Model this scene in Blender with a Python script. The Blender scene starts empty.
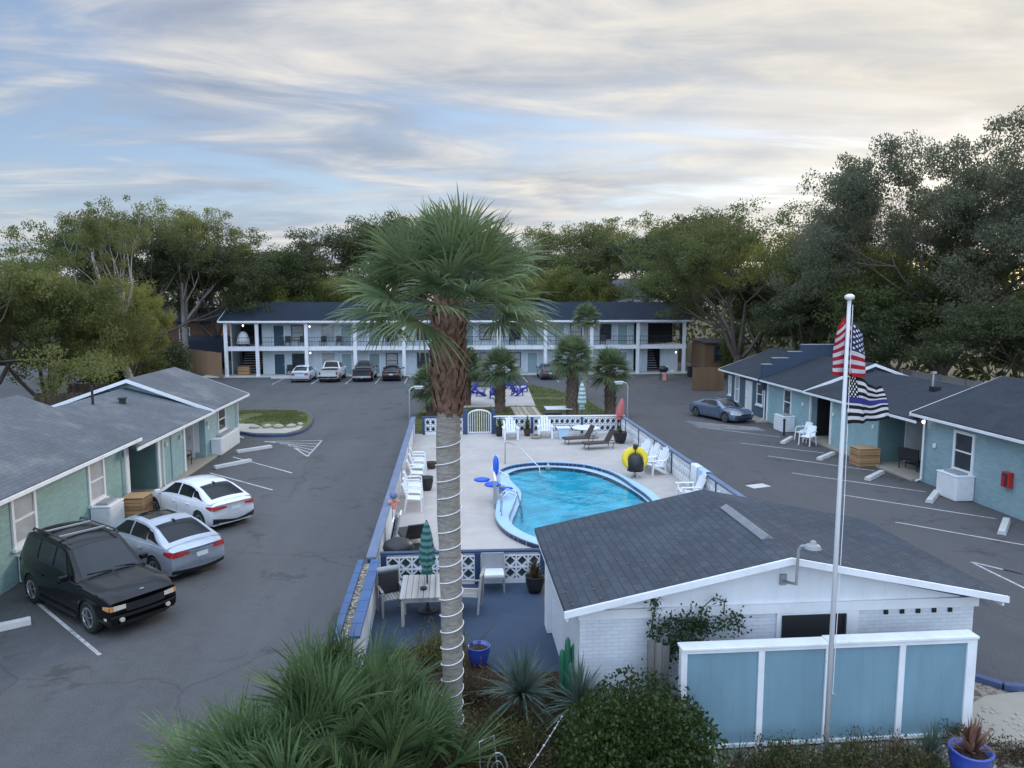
import bpy, bmesh, math, random
from mathutils import Vector, Matrix, noise as mnoise
R = math.radians
sc = bpy.context.scene
COL = sc.collection
rnd = random.Random(7)

# ------------------------------------------------------------------ helpers
def world_of(o):
    M = o.matrix_basis.copy()
    while o.parent:
        o = o.parent
        M = o.matrix_basis @ M
    return M

class MB:
    """collects faces; build() links them as ONE mesh object"""
    def __init__(s): s.v = []; s.f = []; s.uv = None
    def add(s, vs, fs):
        b = len(s.v); s.v += [tuple(p) for p in vs]; s.f += [tuple(b+i for i in f) for f in fs]
    def quad(s, a, b, c, d): s.add([a, b, c, d], [(0, 1, 2, 3)])
    def box(s, x0, x1, y0, y1, z0, z1):
        s.add([(x0,y0,z0),(x1,y0,z0),(x1,y1,z0),(x0,y1,z0),(x0,y0,z1),(x1,y0,z1),(x1,y1,z1),(x0,y1,z1)],
              [(0,3,2,1),(4,5,6,7),(0,1,5,4),(1,2,6,5),(2,3,7,6),(3,0,4,7)])
    def cbox(s, c, d, rot=0., tilt=0., roll=0.):
        M = Matrix.Rotation(rot,3,'Z') @ Matrix.Rotation(tilt,3,'Y') @ Matrix.Rotation(roll,3,'X')
        vs = []
        for z in (-.5,.5):
            for x, y in ((-.5,-.5),(.5,-.5),(.5,.5),(-.5,.5)):
                vs.append(Vector(c) + M @ Vector((x*d[0], y*d[1], z*d[2])))
        s.add(vs, [(0,3,2,1),(4,5,6,7),(0,1,5,4),(1,2,6,5),(2,3,7,6),(3,0,4,7)])
    def bar(s, a, b, w, h=None):
        a = Vector(a); b = Vector(b); h = h or w; d = (b-a).normalized()
        up = Vector((0,0,1)) if abs(d.z) < .95 else Vector((1,0,0))
        r = d.cross(up).normalized(); u = r.cross(d)
        vs = [p + r*i*w/2 + u*j*h/2 for p in (a, b) for i, j in ((-1,-1),(1,-1),(1,1),(-1,1))]
        s.add(vs, [(3,2,1,0),(4,5,6,7),(0,1,5,4),(1,2,6,5),(2,3,7,6),(3,0,4,7)])
    def tube(s, path, rad, n=8, caps=True):
        path = [Vector(p) for p in path]
        if not hasattr(rad, '__len__'): rad = [rad]*len(path)
        rings = []; ref = None
        for i, p in enumerate(path):
            d = (path[min(i+1, len(path)-1)] - path[max(i-1, 0)]).normalized()
            if ref is None: ref = Vector((1,0,0)) if abs(d.x) < .9 else Vector((0,1,0))
            r = (ref - d*ref.dot(d)).normalized(); ref = r; u = d.cross(r)
            rings.append([p + (r*math.cos(2*math.pi*k/n) + u*math.sin(2*math.pi*k/n))*rad[i] for k in range(n)])
        b = len(s.v)
        for g in rings: s.v += [tuple(q) for q in g]
        for i in range(len(path)-1):
            for k in range(n):
                k2 = (k+1) % n
                s.f.append((b+i*n+k, b+i*n+k2, b+(i+1)*n+k2, b+(i+1)*n+k))
        if caps:
            s.f.append(tuple(b+k for k in reversed(range(n))))
            s.f.append(tuple(b+(len(path)-1)*n+k for k in range(n)))
    def lathe(s, c, prof, n=16, cap=True):
        c = Vector(c)
        s.tube_rings([[c + Vector((r*math.cos(2*math.pi*k/n), r*math.sin(2*math.pi*k/n), z)) for k in range(n)] for r, z in prof], cap)
    def tube_rings(s, rings, cap=True):
        b = len(s.v); n = len(rings[0])
        for g in rings: s.v += [tuple(q) for q in g]
        for i in range(len(rings)-1):
            for k in range(n):
                k2 = (k+1) % n
                s.f.append((b+i*n+k, b+i*n+k2, b+(i+1)*n+k2, b+(i+1)*n+k))
        if cap:
            s.f.append(tuple(b+k for k in reversed(range(n))))
            s.f.append(tuple(b+(len(rings)-1)*n+k for k in range(n)))
    def prism(s, poly, axis, a, b):
        """poly of 2-D points extruded along axis ('x','y','z') from a to b"""
        def P(p, t):
            return {'x': (t, p[0], p[1]), 'y': (p[0], t, p[1]), 'z': (p[0], p[1], t)}[axis]
        n = len(poly)
        s.add([P(p, a) for p in poly] + [P(p, b) for p in poly],
              [tuple(range(n)), tuple(range(2*n-1, n-1, -1))] + [(i, n+i, n+(i+1) % n, (i+1) % n) for i in range(n)])
    def grid(s, rows):
        b = len(s.v); m = len(rows[0])
        for g in rows: s.v += [tuple(q) for q in g]
        for i in range(len(rows)-1):
            for k in range(m-1):
                s.f.append((b+i*m+k, b+i*m+k+1, b+(i+1)*m+k+1, b+(i+1)*m+k))
    def mesh(s, name, mat, smooth=False):
        me = bpy.data.meshes.new(name)
        me.from_pydata(s.v, [], s.f)
        if mat: me.materials.append(mat)
        if smooth: me.polygons.foreach_set('use_smooth', [True]*len(me.polygons))
        me.update()
        return me
    def build(s, name, mat, parent=None, smooth=False, bevel=0, local=False, fix=True):
        if parent is not None and not local:
            inv = world_of(parent).inverted()
            s.v = [tuple(inv @ Vector(p)) for p in s.v]
        me = s.mesh(name, mat, smooth)
        if fix:
            bm = bmesh.new(); bm.from_mesh(me); bmesh.ops.recalc_face_normals(bm, faces=bm.faces[:]); bm.to_mesh(me); bm.free()
        o = bpy.data.objects.new(name, me); COL.objects.link(o)
        if parent is not None: o.parent = parent
        if bevel:
            m = o.modifiers.new('Bevel', 'BEVEL'); m.width = bevel; m.segments = 2; m.limit_method = 'ANGLE'
        return o

def tag(o, label, cat, group=None, kind=None):
    o['label'] = label; o['category'] = cat
    if group: o['group'] = group
    if kind: o['kind'] = kind
    return o
def thing(name, label, cat, loc=(0,0,0), rz=0., group=None):
    o = bpy.data.objects.new(name, None); COL.objects.link(o)
    o.empty_display_size = .2
    o.location = loc; o.rotation_euler = (0, 0, rz)
    return tag(o, label, cat, group)
def struct(o, kind='structure'):
    o['kind'] = kind; return o
def dup(root, loc, rz=0., label=None, scale=None, group=None):
    r = root.copy(); COL.objects.link(r); r.location = loc; r.rotation_euler = (0, 0, rz)
    if label: r['label'] = label
    if group: r['group'] = group
    if scale: r.scale = (scale,)*3 if not hasattr(scale, '__len__') else scale
    for ch in list(root.children):
        c = ch.copy(); COL.objects.link(c); c.parent = r
        for g in list(ch.children):
            d = g.copy(); COL.objects.link(d); d.parent = c
    return r

# ------------------------------------------------------------------ materials
class NT:
    def __init__(s, name):
        s.m = bpy.data.materials.new(name); s.m.use_nodes = True
        s.t = s.m.node_tree; s.t.nodes.clear()
        s.out = s.n('ShaderNodeOutputMaterial')
    def n(s, typ, **kw):
        x = s.t.nodes.new(typ)
        for k, v in kw.items():
            if k in x.inputs: x.inputs[k].default_value = v
            else: setattr(x, k, v)
        return x
    def l(s, a, b): s.t.links.new(a, b)
    def math(s, op, a, b=None, c=None):
        x = s.n('ShaderNodeMath', operation=op)
        for i, q in enumerate((a, b, c)):
            if q is None: continue
            if isinstance(q, (int, float)): x.inputs[i].default_value = q
            else: s.l(q, x.inputs[i])
        return x.outputs[0]
    def mix(s, fac, a, b, typ='MIX'):
        x = s.n('ShaderNodeMix', data_type='RGBA', blend_type=typ)
        for i, q in ((0, fac), (6, a), (7, b)):
            if isinstance(q, (int, float)): x.inputs[i].default_value = q
            elif isinstance(q, tuple): x.inputs[i].default_value = (*q[:3], 1)
            else: s.l(q, x.inputs[i])
        return x.outputs[2]
    def ramp(s, fac, stops):
        x = s.n('ShaderNodeValToRGB'); s.l(fac, x.inputs[0]); e = x.color_ramp.elements
        while len(e) < len(stops): e.new(.5)
        for i, (p, c) in enumerate(stops):
            e[i].position = p; e[i].color = (*c, 1) if len(c) == 3 else c
        return x.outputs[0]
    def noise(s, vec, scale, detail=4, rough=.55, dist=0.):
        x = s.n('ShaderNodeTexNoise', Scale=scale, Detail=detail, Roughness=rough, Distortion=dist)
        if vec is not None: s.l(vec, x.inputs['Vector'])
        return x.outputs['Fac']
    def coords(s, kind='Object'):
        return s.n('ShaderNodeTexCoord').outputs[kind]
    def mapping(s, vec, scale=(1,1,1), rot=(0,0,0), loc=(0,0,0)):
        x = s.n('ShaderNodeMapping'); s.l(vec, x.inputs[0])
        x.inputs['Scale'].default_value = scale; x.inputs['Rotation'].default_value = rot; x.inputs['Location'].default_value = loc
        return x.outputs[0]
    def bump(s, h, strength=.4, dist=.02):
        x = s.n('ShaderNodeBump', Strength=strength, Distance=dist); s.l(h, x.inputs['Height']); return x.outputs[0]
    def princ(s, color, rough=.6, metal=0., nrm=None, **kw):
        p = s.n('ShaderNodeBsdfPrincipled', Metallic=metal)
        if isinstance(color, tuple): p.inputs['Base Color'].default_value = (*color[:3], 1)
        else: s.l(color, p.inputs['Base Color'])
        if isinstance(rough, (int, float)): p.inputs['Roughness'].default_value = rough
        else: s.l(rough, p.inputs['Roughness'])
        if nrm is not None: s.l(nrm, p.inputs['Normal'])
        for k, v in kw.items(): p.inputs[k.replace('_', ' ')].default_value = v
        s.l(p.outputs[0], s.out.inputs[0]); return p

def sh(c, k): return tuple(min(1., x*k) for x in c)
def plain(name, c, rough=.55, var=.18, scale=3., metal=0., bump=0., dirt=0., **kw):
    """a painted or moulded surface: soft blotches, fine grain and a little dirt"""
    t = NT(name); v = t.coords()
    n1 = t.noise(v, scale, 5, .6); n2 = t.noise(v, scale*14, 3, .6)
    f = t.math('ADD', t.math('MULTIPLY', n1, .7), t.math('MULTIPLY', n2, .3))
    col = t.ramp(f, [(.3, sh(c, 1-var)), (.7, sh(c, 1+var))])
    if dirt:
        d = t.ramp(t.noise(v, scale*.7, 6, .7), [(.5, (0,0,0)), (.75, (1,1,1))])
        col = t.mix(t.math('MULTIPLY', d, dirt), col, (.09,.075,.055))
    rg = t.ramp(n1, [(.3, (max(.03, rough-.08),)*3), (.7, (min(1, rough+.08),)*3)])
    t.princ(col, rg, metal, t.bump(n2, bump, .01) if bump else None, **kw)
    return t.m

def wall_uv(t):
    """metres along the wall and up it, whichever way the wall faces"""
    g = t.n('ShaderNodeNewGeometry'); s1 = t.n('ShaderNodeSeparateXYZ'); t.l(t.coords(), s1.inputs[0])
    s2 = t.n('ShaderNodeSeparateXYZ'); t.l(g.outputs['Normal'], s2.inputs[0])
    u = t.math('ADD', t.math('MULTIPLY', s1.outputs[0], t.math('ABSOLUTE', s2.outputs[1])),
               t.math('MULTIPLY', s1.outputs[1], t.math('ABSOLUTE', s2.outputs[0])))
    c = t.n('ShaderNodeCombineXYZ'); t.l(u, c.inputs[0]); t.l(s1.outputs[2], c.inputs[1])
    return c.outputs[0]
def brick(name, c, joint=.8, var=.14, bw=.24, bh=.075, rough=.6, bump=.55):
    t = NT(name); uv = wall_uv(t)
    b = t.n('ShaderNodeTexBrick'); t.l(uv, b.inputs['Vector'])
    b.inputs['Scale'].default_value = 1.; b.inputs['Brick Width'].default_value = bw; b.inputs['Row Height'].default_value = bh
    b.inputs['Mortar Size'].default_value = .007; b.inputs['Mortar Smooth'].default_value = .4; b.inputs['Bias'].default_value = 0.
    b.inputs['Color1'].default_value = (*sh(c, 1-var), 1); b.inputs['Color2'].default_value = (*sh(c, 1+var), 1)
    b.inputs['Mortar'].default_value = (*sh(c, joint), 1)
    v = t.coords(); n1 = t.noise(v, 1.1, 6, .65); n2 = t.noise(v, 30, 3)
    col = t.mix(.35, b.outputs['Color'], t.ramp(n1, [(.3, sh(c, .72)), (.7, sh(c, 1.25))]))
    h = t.math('ADD', t.math('MULTIPLY', b.outputs['Fac'], -1.), t.math('MULTIPLY', n2, .5))
    gr = t.ramp(t.noise(t.mapping(v, (1,1,.35)), 1.3, 7, .75, .4), [(.55, (0,0,0)), (.75, (1,1,1))])
    col = t.mix(t.math('MULTIPLY', gr, .28), col, sh(c, .35))
    t.princ(col, rough, 0, t.bump(h, bump, .012)); return t.m
def siding(name, c, pitch=.2, var=.1, rough=.55, horizontal=False):
    t = NT(name); uv = wall_uv(t)
    s1 = t.n('ShaderNodeSeparateXYZ'); t.l(uv, s1.inputs[0])
    f = t.math('FRACT', t.math('DIVIDE', s1.outputs[1 if horizontal else 0], pitch))
    g = t.ramp(f, [(0., (0,0,0)), (.05, (1,1,1)), (.95, (1,1,1)), (1., (0,0,0))])
    n1 = t.noise(t.mapping(t.coords(), (1,1,.25)), 2.2, 6, .65)
    col = t.ramp(n1, [(.3, sh(c, 1-var)), (.7, sh(c, 1+var))])
    t.princ(col, rough, 0, t.bump(g, .35, .01)); return t.m
def shingle(name, c, along='y', var=.22, row=.145, light=None, gap=.011):
    t = NT(name); v = t.coords(); s1 = t.n('ShaderNodeSeparateXYZ'); t.l(v, s1.inputs[0])
    c1 = t.n('ShaderNodeCombineXYZ')
    a, b = (1, 0) if along == 'y' else (0, 1)
    t.l(s1.outputs[a], c1.inputs[0]); t.l(s1.outputs[b], c1.inputs[1])
    k = t.n('ShaderNodeTexBrick'); t.l(c1.outputs[0], k.inputs['Vector'])
    k.inputs['Scale'].default_value = 1.; k.inputs['Brick Width'].default_value = .3; k.inputs['Row Height'].default_value = row
    k.inputs['Mortar Size'].default_value = gap; k.inputs['Mortar Smooth'].default_value = .7; k.inputs['Bias'].default_value = 0
    k.inputs['Color1'].default_value = (*sh(c, 1-var), 1); k.inputs['Color2'].default_value = (*sh(c, 1+var), 1)
    k.inputs['Mortar'].default_value = (*sh(c, .3), 1)
    n1 = t.noise(v, .55, 6, .65, .6); n2 = t.noise(v, 40, 3, .7)
    col = t.mix(.5, k.outputs['Color'], t.ramp(n1, [(.34, sh(c, .6)), (.5, c), (.66, light or sh(c, 1.5))]))
    col = t.mix(.35, col, t.ramp(n2, [(.3, sh(c, .5)), (.7, sh(c, 1.6))]))
    h = t.math('ADD', t.math('MULTIPLY', k.outputs['Fac'], -1.), t.math('MULTIPLY', n2, .4))
    t.princ(col, .85, 0, t.bump(h, .6, .012), Specular_IOR_Level=.2); return t.m
def leafy(name, c1, c2, scale=.5, trans=.35, rough=.5):
    t = NT(name); v = t.coords()
    n = t.math('ADD', t.math('MULTIPLY', t.noise(v, scale, 3, .6), .6), t.math('MULTIPLY', t.noise(v, scale*16, 2, .6), .4))
    oi = t.n('ShaderNodeObjectInfo')
    n = t.math('ADD', n, t.math('MULTIPLY', t.math('SUBTRACT', oi.outputs['Random'], .5), .12))
    col = t.ramp(n, [(.36, c1), (.66, c2)])
    d = t.n('ShaderNodeBsdfPrincipled', Roughness=rough); t.l(col, d.inputs['Base Color'])
    d.inputs['Specular IOR Level'].default_value = .3
    tr = t.n('ShaderNodeBsdfTranslucent'); t.l(t.mix(.5, col, sh(c2, 1.6)), tr.inputs[0])
    m = t.n('ShaderNodeMixShader', Fac=trans); t.l(d.outputs[0], m.inputs[1]); t.l(tr.outputs[0], m.inputs[2])
    t.l(m.outputs[0], t.out.inputs[0]); return t.m
def wood(name, c, pitch=.14, axis=0, rough=.7, var=.3):
    t = NT(name); v = t.coords(); s1 = t.n('ShaderNodeSeparateXYZ'); t.l(v, s1.inputs[0])
    fl = t.math('FLOOR', t.math('DIVIDE', t.math('ADD', s1.outputs[0], s1.outputs[1]) if axis == 3 else s1.outputs[axis], pitch))
    w = t.n('ShaderNodeTexWhiteNoise', noise_dimensions='1D'); t.l(fl, w.inputs['W'])
    n1 = t.noise(t.mapping(v, (9,9,1.2)), 3., 5, .6)
    f = t.math('ADD', t.math('MULTIPLY', w.outputs['Value'], .5), t.math('MULTIPLY', n1, .5))
    t.princ(t.ramp(f, [(.2, sh(c, 1-var)), (.8, sh(c, 1+var))]), rough, 0, t.bump(n1, .3, .01)); return t.m
def paint(name, c, rough=.22, coat=.6, metal=0., spec=.5):
    t = NT(name); v = t.coords(); n = t.noise(v, 6, 4, .6)
    t.princ(t.ramp(n, [(.3, sh(c, .93)), (.7, sh(c, 1.05))]), t.ramp(t.noise(v, 2.5, 5, .7), [(.3, (rough,)*3), (.75, (rough+.03,)*3)]), metal, None, Coat_Weight=coat, Coat_Roughness=.08, Specular_IOR_Level=spec); return t.m
def glass(name, c=(.02,.025,.03), rough=.05, spec=.7):
    t = NT(name); n = t.noise(t.coords(), 1.5, 3)
    t.princ(t.ramp(n, [(.3, sh(c, .8)), (.7, sh(c, 1.25))]), rough, 0, None, Specular_IOR_Level=spec); return t.m
def glow(name, c, s):
    t = NT(name); e = t.n('ShaderNodeEmission', Strength=s); e.inputs[0].default_value = (*c, 1)
    t.l(e.outputs[0], t.out.inputs[0]); return t.m

# asphalt with worn lanes, patches, fine stone and oil marks
def asphalt(name, c):
    t = NT(name); v = t.coords()
    big = t.noise(v, .11, 6, .62, .8); mid = t.noise(v, 3.2, 9, .74, .4); fine = t.noise(v, 34, 3, .85)
    lane = t.noise(t.mapping(v, (.5,.03,1), (0,0,R(4))), 1.2, 4, .6, .4)
    col = t.ramp(big, [(.32, sh(c, .6)), (.5, c), (.66, sh(c, 1.45))])
    col = t.mix(.42, col, t.ramp(lane, [(.38, sh(c, .55)), (.62, sh(c, 1.5))]))
    col = t.mix(.42, col, t.ramp(mid, [(.34, sh(c, .4)), (.66, sh(c, 1.65))]))
    pale = t.ramp(t.noise(t.mapping(v, (1,.35,1), (0,0,R(-25))), .55, 6, .7, .8), [(.56, (0,0,0)), (.7, (1,1,1))])
    col = t.mix(t.math('MULTIPLY', pale, .35), col, sh(c, 1.6))
    col = t.mix(.42, col, t.ramp(fine, [(.36, sh(c, .25)), (.64, sh(c, 2.0))]))
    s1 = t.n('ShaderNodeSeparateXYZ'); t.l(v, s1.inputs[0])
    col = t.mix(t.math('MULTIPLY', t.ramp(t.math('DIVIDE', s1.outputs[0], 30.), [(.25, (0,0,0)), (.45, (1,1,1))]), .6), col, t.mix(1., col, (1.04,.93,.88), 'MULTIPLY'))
    scr = t.ramp(t.noise(t.mapping(v, (3.2,.10,1), (0,0,R(-38))), 1.3, 5, .7, .3), [(.66, (0,0,0)), (.76, (1,1,1))])
    col = t.mix(t.math('MULTIPLY', scr, .30), col, sh(c, 2.1))
    oil = t.ramp(t.noise(v, .55, 5, .75, .6), [(.57, (0,0,0)), (.66, (1,1,1))])
    col = t.mix(t.math('MULTIPLY', oil, .6), col, sh(c, .35))
    vo = t.n('ShaderNodeTexVoronoi', feature='DISTANCE_TO_EDGE', Scale=.16)
    wv = t.n('ShaderNodeVectorMath', operation='ADD'); t.l(v, wv.inputs[0])
    nv = t.n('ShaderNodeTexNoise', Scale=.8, Detail=5); t.l(v, nv.inputs['Vector'])
    t.l(nv.outputs['Color'], wv.inputs[1]); t.l(wv.outputs[0], vo.inputs['Vector'])
    cr = t.ramp(vo.outputs['Distance'], [(0., (1,1,1)), (.006, (0,0,0))])
    col = t.mix(t.math('MULTIPLY', cr, .5), col, sh(c, .4))
    t.princ(col, t.ramp(mid, [(.3, (.72,)*3), (.7, (.9,)*3)]), 0, t.bump(fine, .35, .008)); return t.m
def speckle(name, c, c2, scale=30, rough=.85, big=.25, bump=.4):
    t = NT(name); v = t.coords()
    vo = t.n('ShaderNodeTexVoronoi', Scale=scale); t.l(v, vo.inputs['Vector'])
    sp = t.n('ShaderNodeSeparateColor'); t.l(vo.outputs['Color'], sp.inputs[0])
    col = t.ramp(sp.outputs[0], [(.1, c), (.9, c2)])
    n1 = t.noise(v, .8, 6, .65)
    col = t.mix(big, col, t.ramp(n1, [(.3, sh(c, .6)), (.7, sh(c2, 1.1))]))
    t.princ(col, rough, 0, t.bump(vo.outputs['Distance'], bump, .02), Specular_IOR_Level=.15); return t.m
def concrete(name, c, var=.2):
    t = NT(name); v = t.coords()
    a = t.noise(v, .35, 6, .65, .6); b = t.noise(v, 2.4, 6, .7); f = t.noise(v, 45, 3, .7)
    col = t.ramp(a, [(.3, sh(c, 1-var)), (.7, sh(c, 1+var*.6))])
    col = t.mix(.4, col, t.ramp(b, [(.3, sh(c, 1-var)), (.7, sh(c, 1+var*.6))]))
    col = t.mix(.2, col, t.ramp(f, [(.3, sh(c, .7)), (.7, sh(c, 1.25))]))
    t.princ(col, .8, 0, t.bump(f, .2, .006)); return t.m

M = {}
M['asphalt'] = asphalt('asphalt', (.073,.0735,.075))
M['earth'] = speckle('earth', (.018,.022,.010), (.045,.048,.022), 6)
M['deck'] = concrete('deck_concrete', (.47,.425,.385), .28)
M['patio'] = concrete('blue_painted_slab', (.036,.062,.105), .35)
M['path'] = concrete('tan_concrete', (.36,.32,.26), .2)
M['kerbblue'] = plain('blue_kerb_paint', (.05,.08,.17), .6, .3, dirt=.5)
def linem():
    t = NT('worn_road_paint'); v = t.coords(); w = t.ramp(t.noise(v, 7, 8, .8), [(.40, (0,0,0)), (.62, (1,1,1))]); w2 = t.ramp(t.noise(v, .5, 3, .6), [(.35, (.15,.15,.15)), (.6, (.85,.85,.85))])
    t.princ(t.mix(t.math('MULTIPLY', w, w2), (.56,.56,.54), (.10,.10,.105)), .8); return t.m
M['line'] = linem()
M['mulch'] = speckle('mulch', (.022,.015,.010), (.085,.055,.034), 28)
M['gravel'] = speckle('gravel', (.09,.078,.06), (.36,.31,.25), 17, bump=.9)
M['white'] = plain('white_paint', (.78,.79,.80), .5, .07, 2.2, dirt=.16)
M['whiteplastic'] = plain('white_plastic', (.78,.79,.80), .4, .05, 4., dirt=.05)
M['whitewall'] = siding('white_board', (.78,.80,.82), .42, .06)
M['whitebrick'] = brick('white_painted_brick', (.70,.73,.77), .78, .06)
M['teal'] = brick('teal_painted_brick', (.255,.405,.385), .70, .14)
M['teal2'] = brick('pale_teal_brick', (.30,.455,.475), .76, .10)
M['teal3'] = brick('blue_teal_brick', (.27,.39,.42), .74, .12)
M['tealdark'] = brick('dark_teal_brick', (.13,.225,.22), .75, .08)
M['slate'] = siding('slate_blue_board', (.075,.125,.165), .3, .12)
M['parapet'] = plain('slate_parapet_paint', (.032,.055,.092), .6, .15, 1.5)
M['motelwall'] = siding('pale_blue_board', (.55,.62,.67), .3, .08)
M['panel'] = siding('blue_privacy_board', (.175,.295,.355), .21, .09)
M['roof_l'] = shingle('grey_shingle', (.112,.125,.138), 'y', .2, .145, (.26,.26,.25))
M['roof_d'] = shingle('dark_shingle', (.040,.046,.056), 'y', .2, .15)
M['roof_p'] = shingle('slate_grey_shingle', (.062,.072,.088), 'y', .38, .165, None, .02)
M['roof_m'] = shingle('blue_black_shingle', (.014,.022,.034), 'x', .2, .16)
M['blue'] = plain('blue_cap_paint', (.135,.175,.27), .55, .25, 1.5, dirt=.35)
M['blue2'] = plain('bright_blue_cap_paint', (.055,.115,.25), .55, .28, 2.5, dirt=.3)
M['bluedark'] = plain('dark_blue_paint', (.028,.06,.13), .5, .2, 2.)
M['bluebright'] = plain('bright_blue_plastic', (.02,.12,.62), .35, .1, 4.)
M['royal'] = plain('royal_blue_plastic', (.02,.035,.30), .4, .12, 4.)
M['tealdoor'] = plain('dark_teal_door', (.02,.07,.105), .45, .12)
M['greydoor'] = plain('grey_blue_door', (.26,.36,.39), .5, .1)
M['sagedoor'] = plain('sage_door', (.20,.28,.28), .5, .1)
M['curtain'] = plain('curtained_glass', (.40,.41,.41), .12, .22, 1.6, Specular_IOR_Level=.7)
M['darkpane'] = glass('dark_window_glass', (.035,.045,.055), .06)
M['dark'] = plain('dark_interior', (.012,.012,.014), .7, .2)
M['black'] = plain('black_plastic', (.018,.018,.02), .45, .2)
M['rail'] = plain('dark_rail_metal', (.03,.034,.04), .45, .2)
M['bronze'] = plain('brown_wicker', (.055,.035,.028), .6, .3, 12.)
M['steel'] = plain('galvanised_steel', (.50,.52,.54), .35, .12, 5., .7)
M['grey'] = plain('grey_metal', (.30,.31,.32), .5, .12, 4.)
M['chrome'] = plain('steel_rail', (.6,.62,.64), .2, .05, 4., 1.)
M['pine'] = wood('pine_boards', (.38,.23,.11), .11, 2)
M['fencewood'] = wood('cedar_fence', (.30,.185,.10), .14, 3)
M['darkwood'] = wood('old_dark_fence', (.09,.065,.045), .14, 3)
M['brownpanel'] = wood('brown_screen', (.19,.115,.06), .5, 3, .7, .14)
M['greywood'] = wood('weathered_wood', (.36,.335,.31), .09, 0)
M['deckwood'] = wood('pale_deck_boards', (.42,.36,.26), .3, 0)
M['wheelstop'] = concrete('wheel_stop_concrete', (.56,.55,.52), .22)
M['bark'] = None
def barkm(name, c, sx=(8,8,1.6), dist=.05):
    t = NT(name); v = t.coords(); n = t.noise(t.mapping(v, sx), 1.6, 6, .7, .8); n2 = t.noise(v, .7, 4)
    col = t.mix(.35, t.ramp(n, [(.35, sh(c, .45)), (.65, sh(c, 1.4))]), t.ramp(n2, [(.3, sh(c, .7)), (.7, sh(c, 1.4))]))
    t.princ(col, .85, 0, t.bump(n, .8, dist)); return t.m
M['bark'] = barkm('oak_bark', (.12,.095,.075))
M['palebark'] = barkm('pale_bark', (.34,.31,.27))
M['palmbark'] = barkm('palm_trunk', (.30,.265,.225), (3,3,16), .03)
M['boots'] = plain('palm_boots', (.19,.105,.068), .8, .7, 9., bump=.5)
M['bootend'] = plain('cut_boot_end', (.42,.30,.20), .8, .3, 7.)
M['frond'] = leafy('palm_frond', (.064,.10,.042), (.19,.245,.11), 1.2, .25, .42)
M['frond2'] = leafy('palmetto_frond', (.066,.098,.046), (.195,.235,.115), 1.4, .25, .42)
M['frond3'] = leafy('stiff_palmetto_frond', (.044,.082,.030), (.15,.215,.09), 1.4, .22, .45)
M['dryfrond'] = leafy('dry_frond', (.16,.10,.04), (.34,.25,.11), 1.4, .2)
M['leaf_oak'] = leafy('oak_leaf', (0.043,0.059,0.019), (0.140,0.157,0.048), .28, .34)
M['leaf_dark'] = leafy('dark_leaf', (0.032,0.044,0.017), (0.096,0.109,0.043), .25, .3)
M['leaf_olive'] = leafy('olive_leaf', (0.064,0.085,0.024), (0.193,0.206,0.064), .35, .4)
M['leaf_gold'] = leafy('gold_green_leaf', (0.088,0.109,0.029), (0.266,0.266,0.067), .35, .42)
M['leaf_grey'] = leafy('grey_green_leaf', (0.067,0.076,0.045), (0.166,0.173,0.104), .25, .36)
M['boot2'] = plain('brown_palm_boots', (.125,.085,.06), .8, .5, 7., bump=.5)
M['leaf_shrub'] = leafy('shrub_leaf', (.018,.033,.008), (.066,.10,.023), 1.6, .25, .35)
M['leaf_vine'] = leafy('vine_leaf', (.012,.028,.012), (.04,.07,.025), 2., .2)
M['yucca'] = leafy('yucca_leaf', (.06,.10,.075), (.16,.21,.155), 2., .15, .45)
M['dryplant'] = leafy('dry_plant', (.06,.045,.025), (.17,.13,.075), 2., .2)
M['redplant'] = leafy('red_plant', (.13,.05,.035), (.30,.17,.12), 3., .2)
M['grass'] = leafy('lawn_grass', (.075,.09,.03), (.18,.19,.07), .9, .25)
M['lawn'] = speckle('lawn_soil', (.07,.08,.03), (.15,.155,.065), 22)
M['rock'] = concrete('pale_rock', (.42,.38,.31), .3)
M['potblue'] = paint('glazed_blue_pot', (.03,.065,.35), .2, .8)
M['tyre'] = plain('tyre_rubber', (.018,.018,.019), .8, .2, 10.)
M['rim'] = plain('alloy_rim', (.45,.46,.48), .3, .1, 6., .8)
M['glass'] = glass('car_glass', (.018,.022,.026), .05, .45)
M['glasstint'] = glass('tinted_car_glass', (.010,.011,.013), .08, .28)
M['red'] = plain('red_lamp', (.36,.018,.022), .2, .2, 8.)
M['amber'] = plain('headlamp_lens', (.62,.55,.44), .12, .15, 9.)
M['orange'] = plain('amber_lens', (.55,.26,.10), .15, .15, 9.)
M['shadeback'] = plain('dark_shade_sheet', (.05,.065,.085), .7, .3)
M['oldboard'] = wood('old_grey_boards', (.20,.19,.175), .13, 0)
M['navycover'] = plain('navy_tarpaulin', (.014,.022,.045), .6, .3, 1.5)
M['vent'] = plain('ridge_vent_metal', (.20,.21,.225), .6, .2, 4.)
M['redbox'] = plain('red_paint', (.45,.03,.02), .4, .15)
M['plate'] = plain('number_plate', (.55,.57,.58), .4, .12, 20.)
M['yellow'] = plain('yellow_vinyl', (.78,.58,.02), .3, .1, 4.)
M['pink'] = plain('faded_red_canvas', (.50,.14,.13), .75, .2, 5.)
M['pinklt'] = plain('coral_toy', (.75,.28,.20), .6, .15, 5.)
M['poolshell'] = plain('glint_mottled_plaster', (.15,.60,.76), .5, .5, .8)  # strong mottles in the plaster colour stand in for reflections on the water
M['coping'] = plain('pale_blue_coping', (.40,.58,.74), .5, .08, 1.5)
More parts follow.
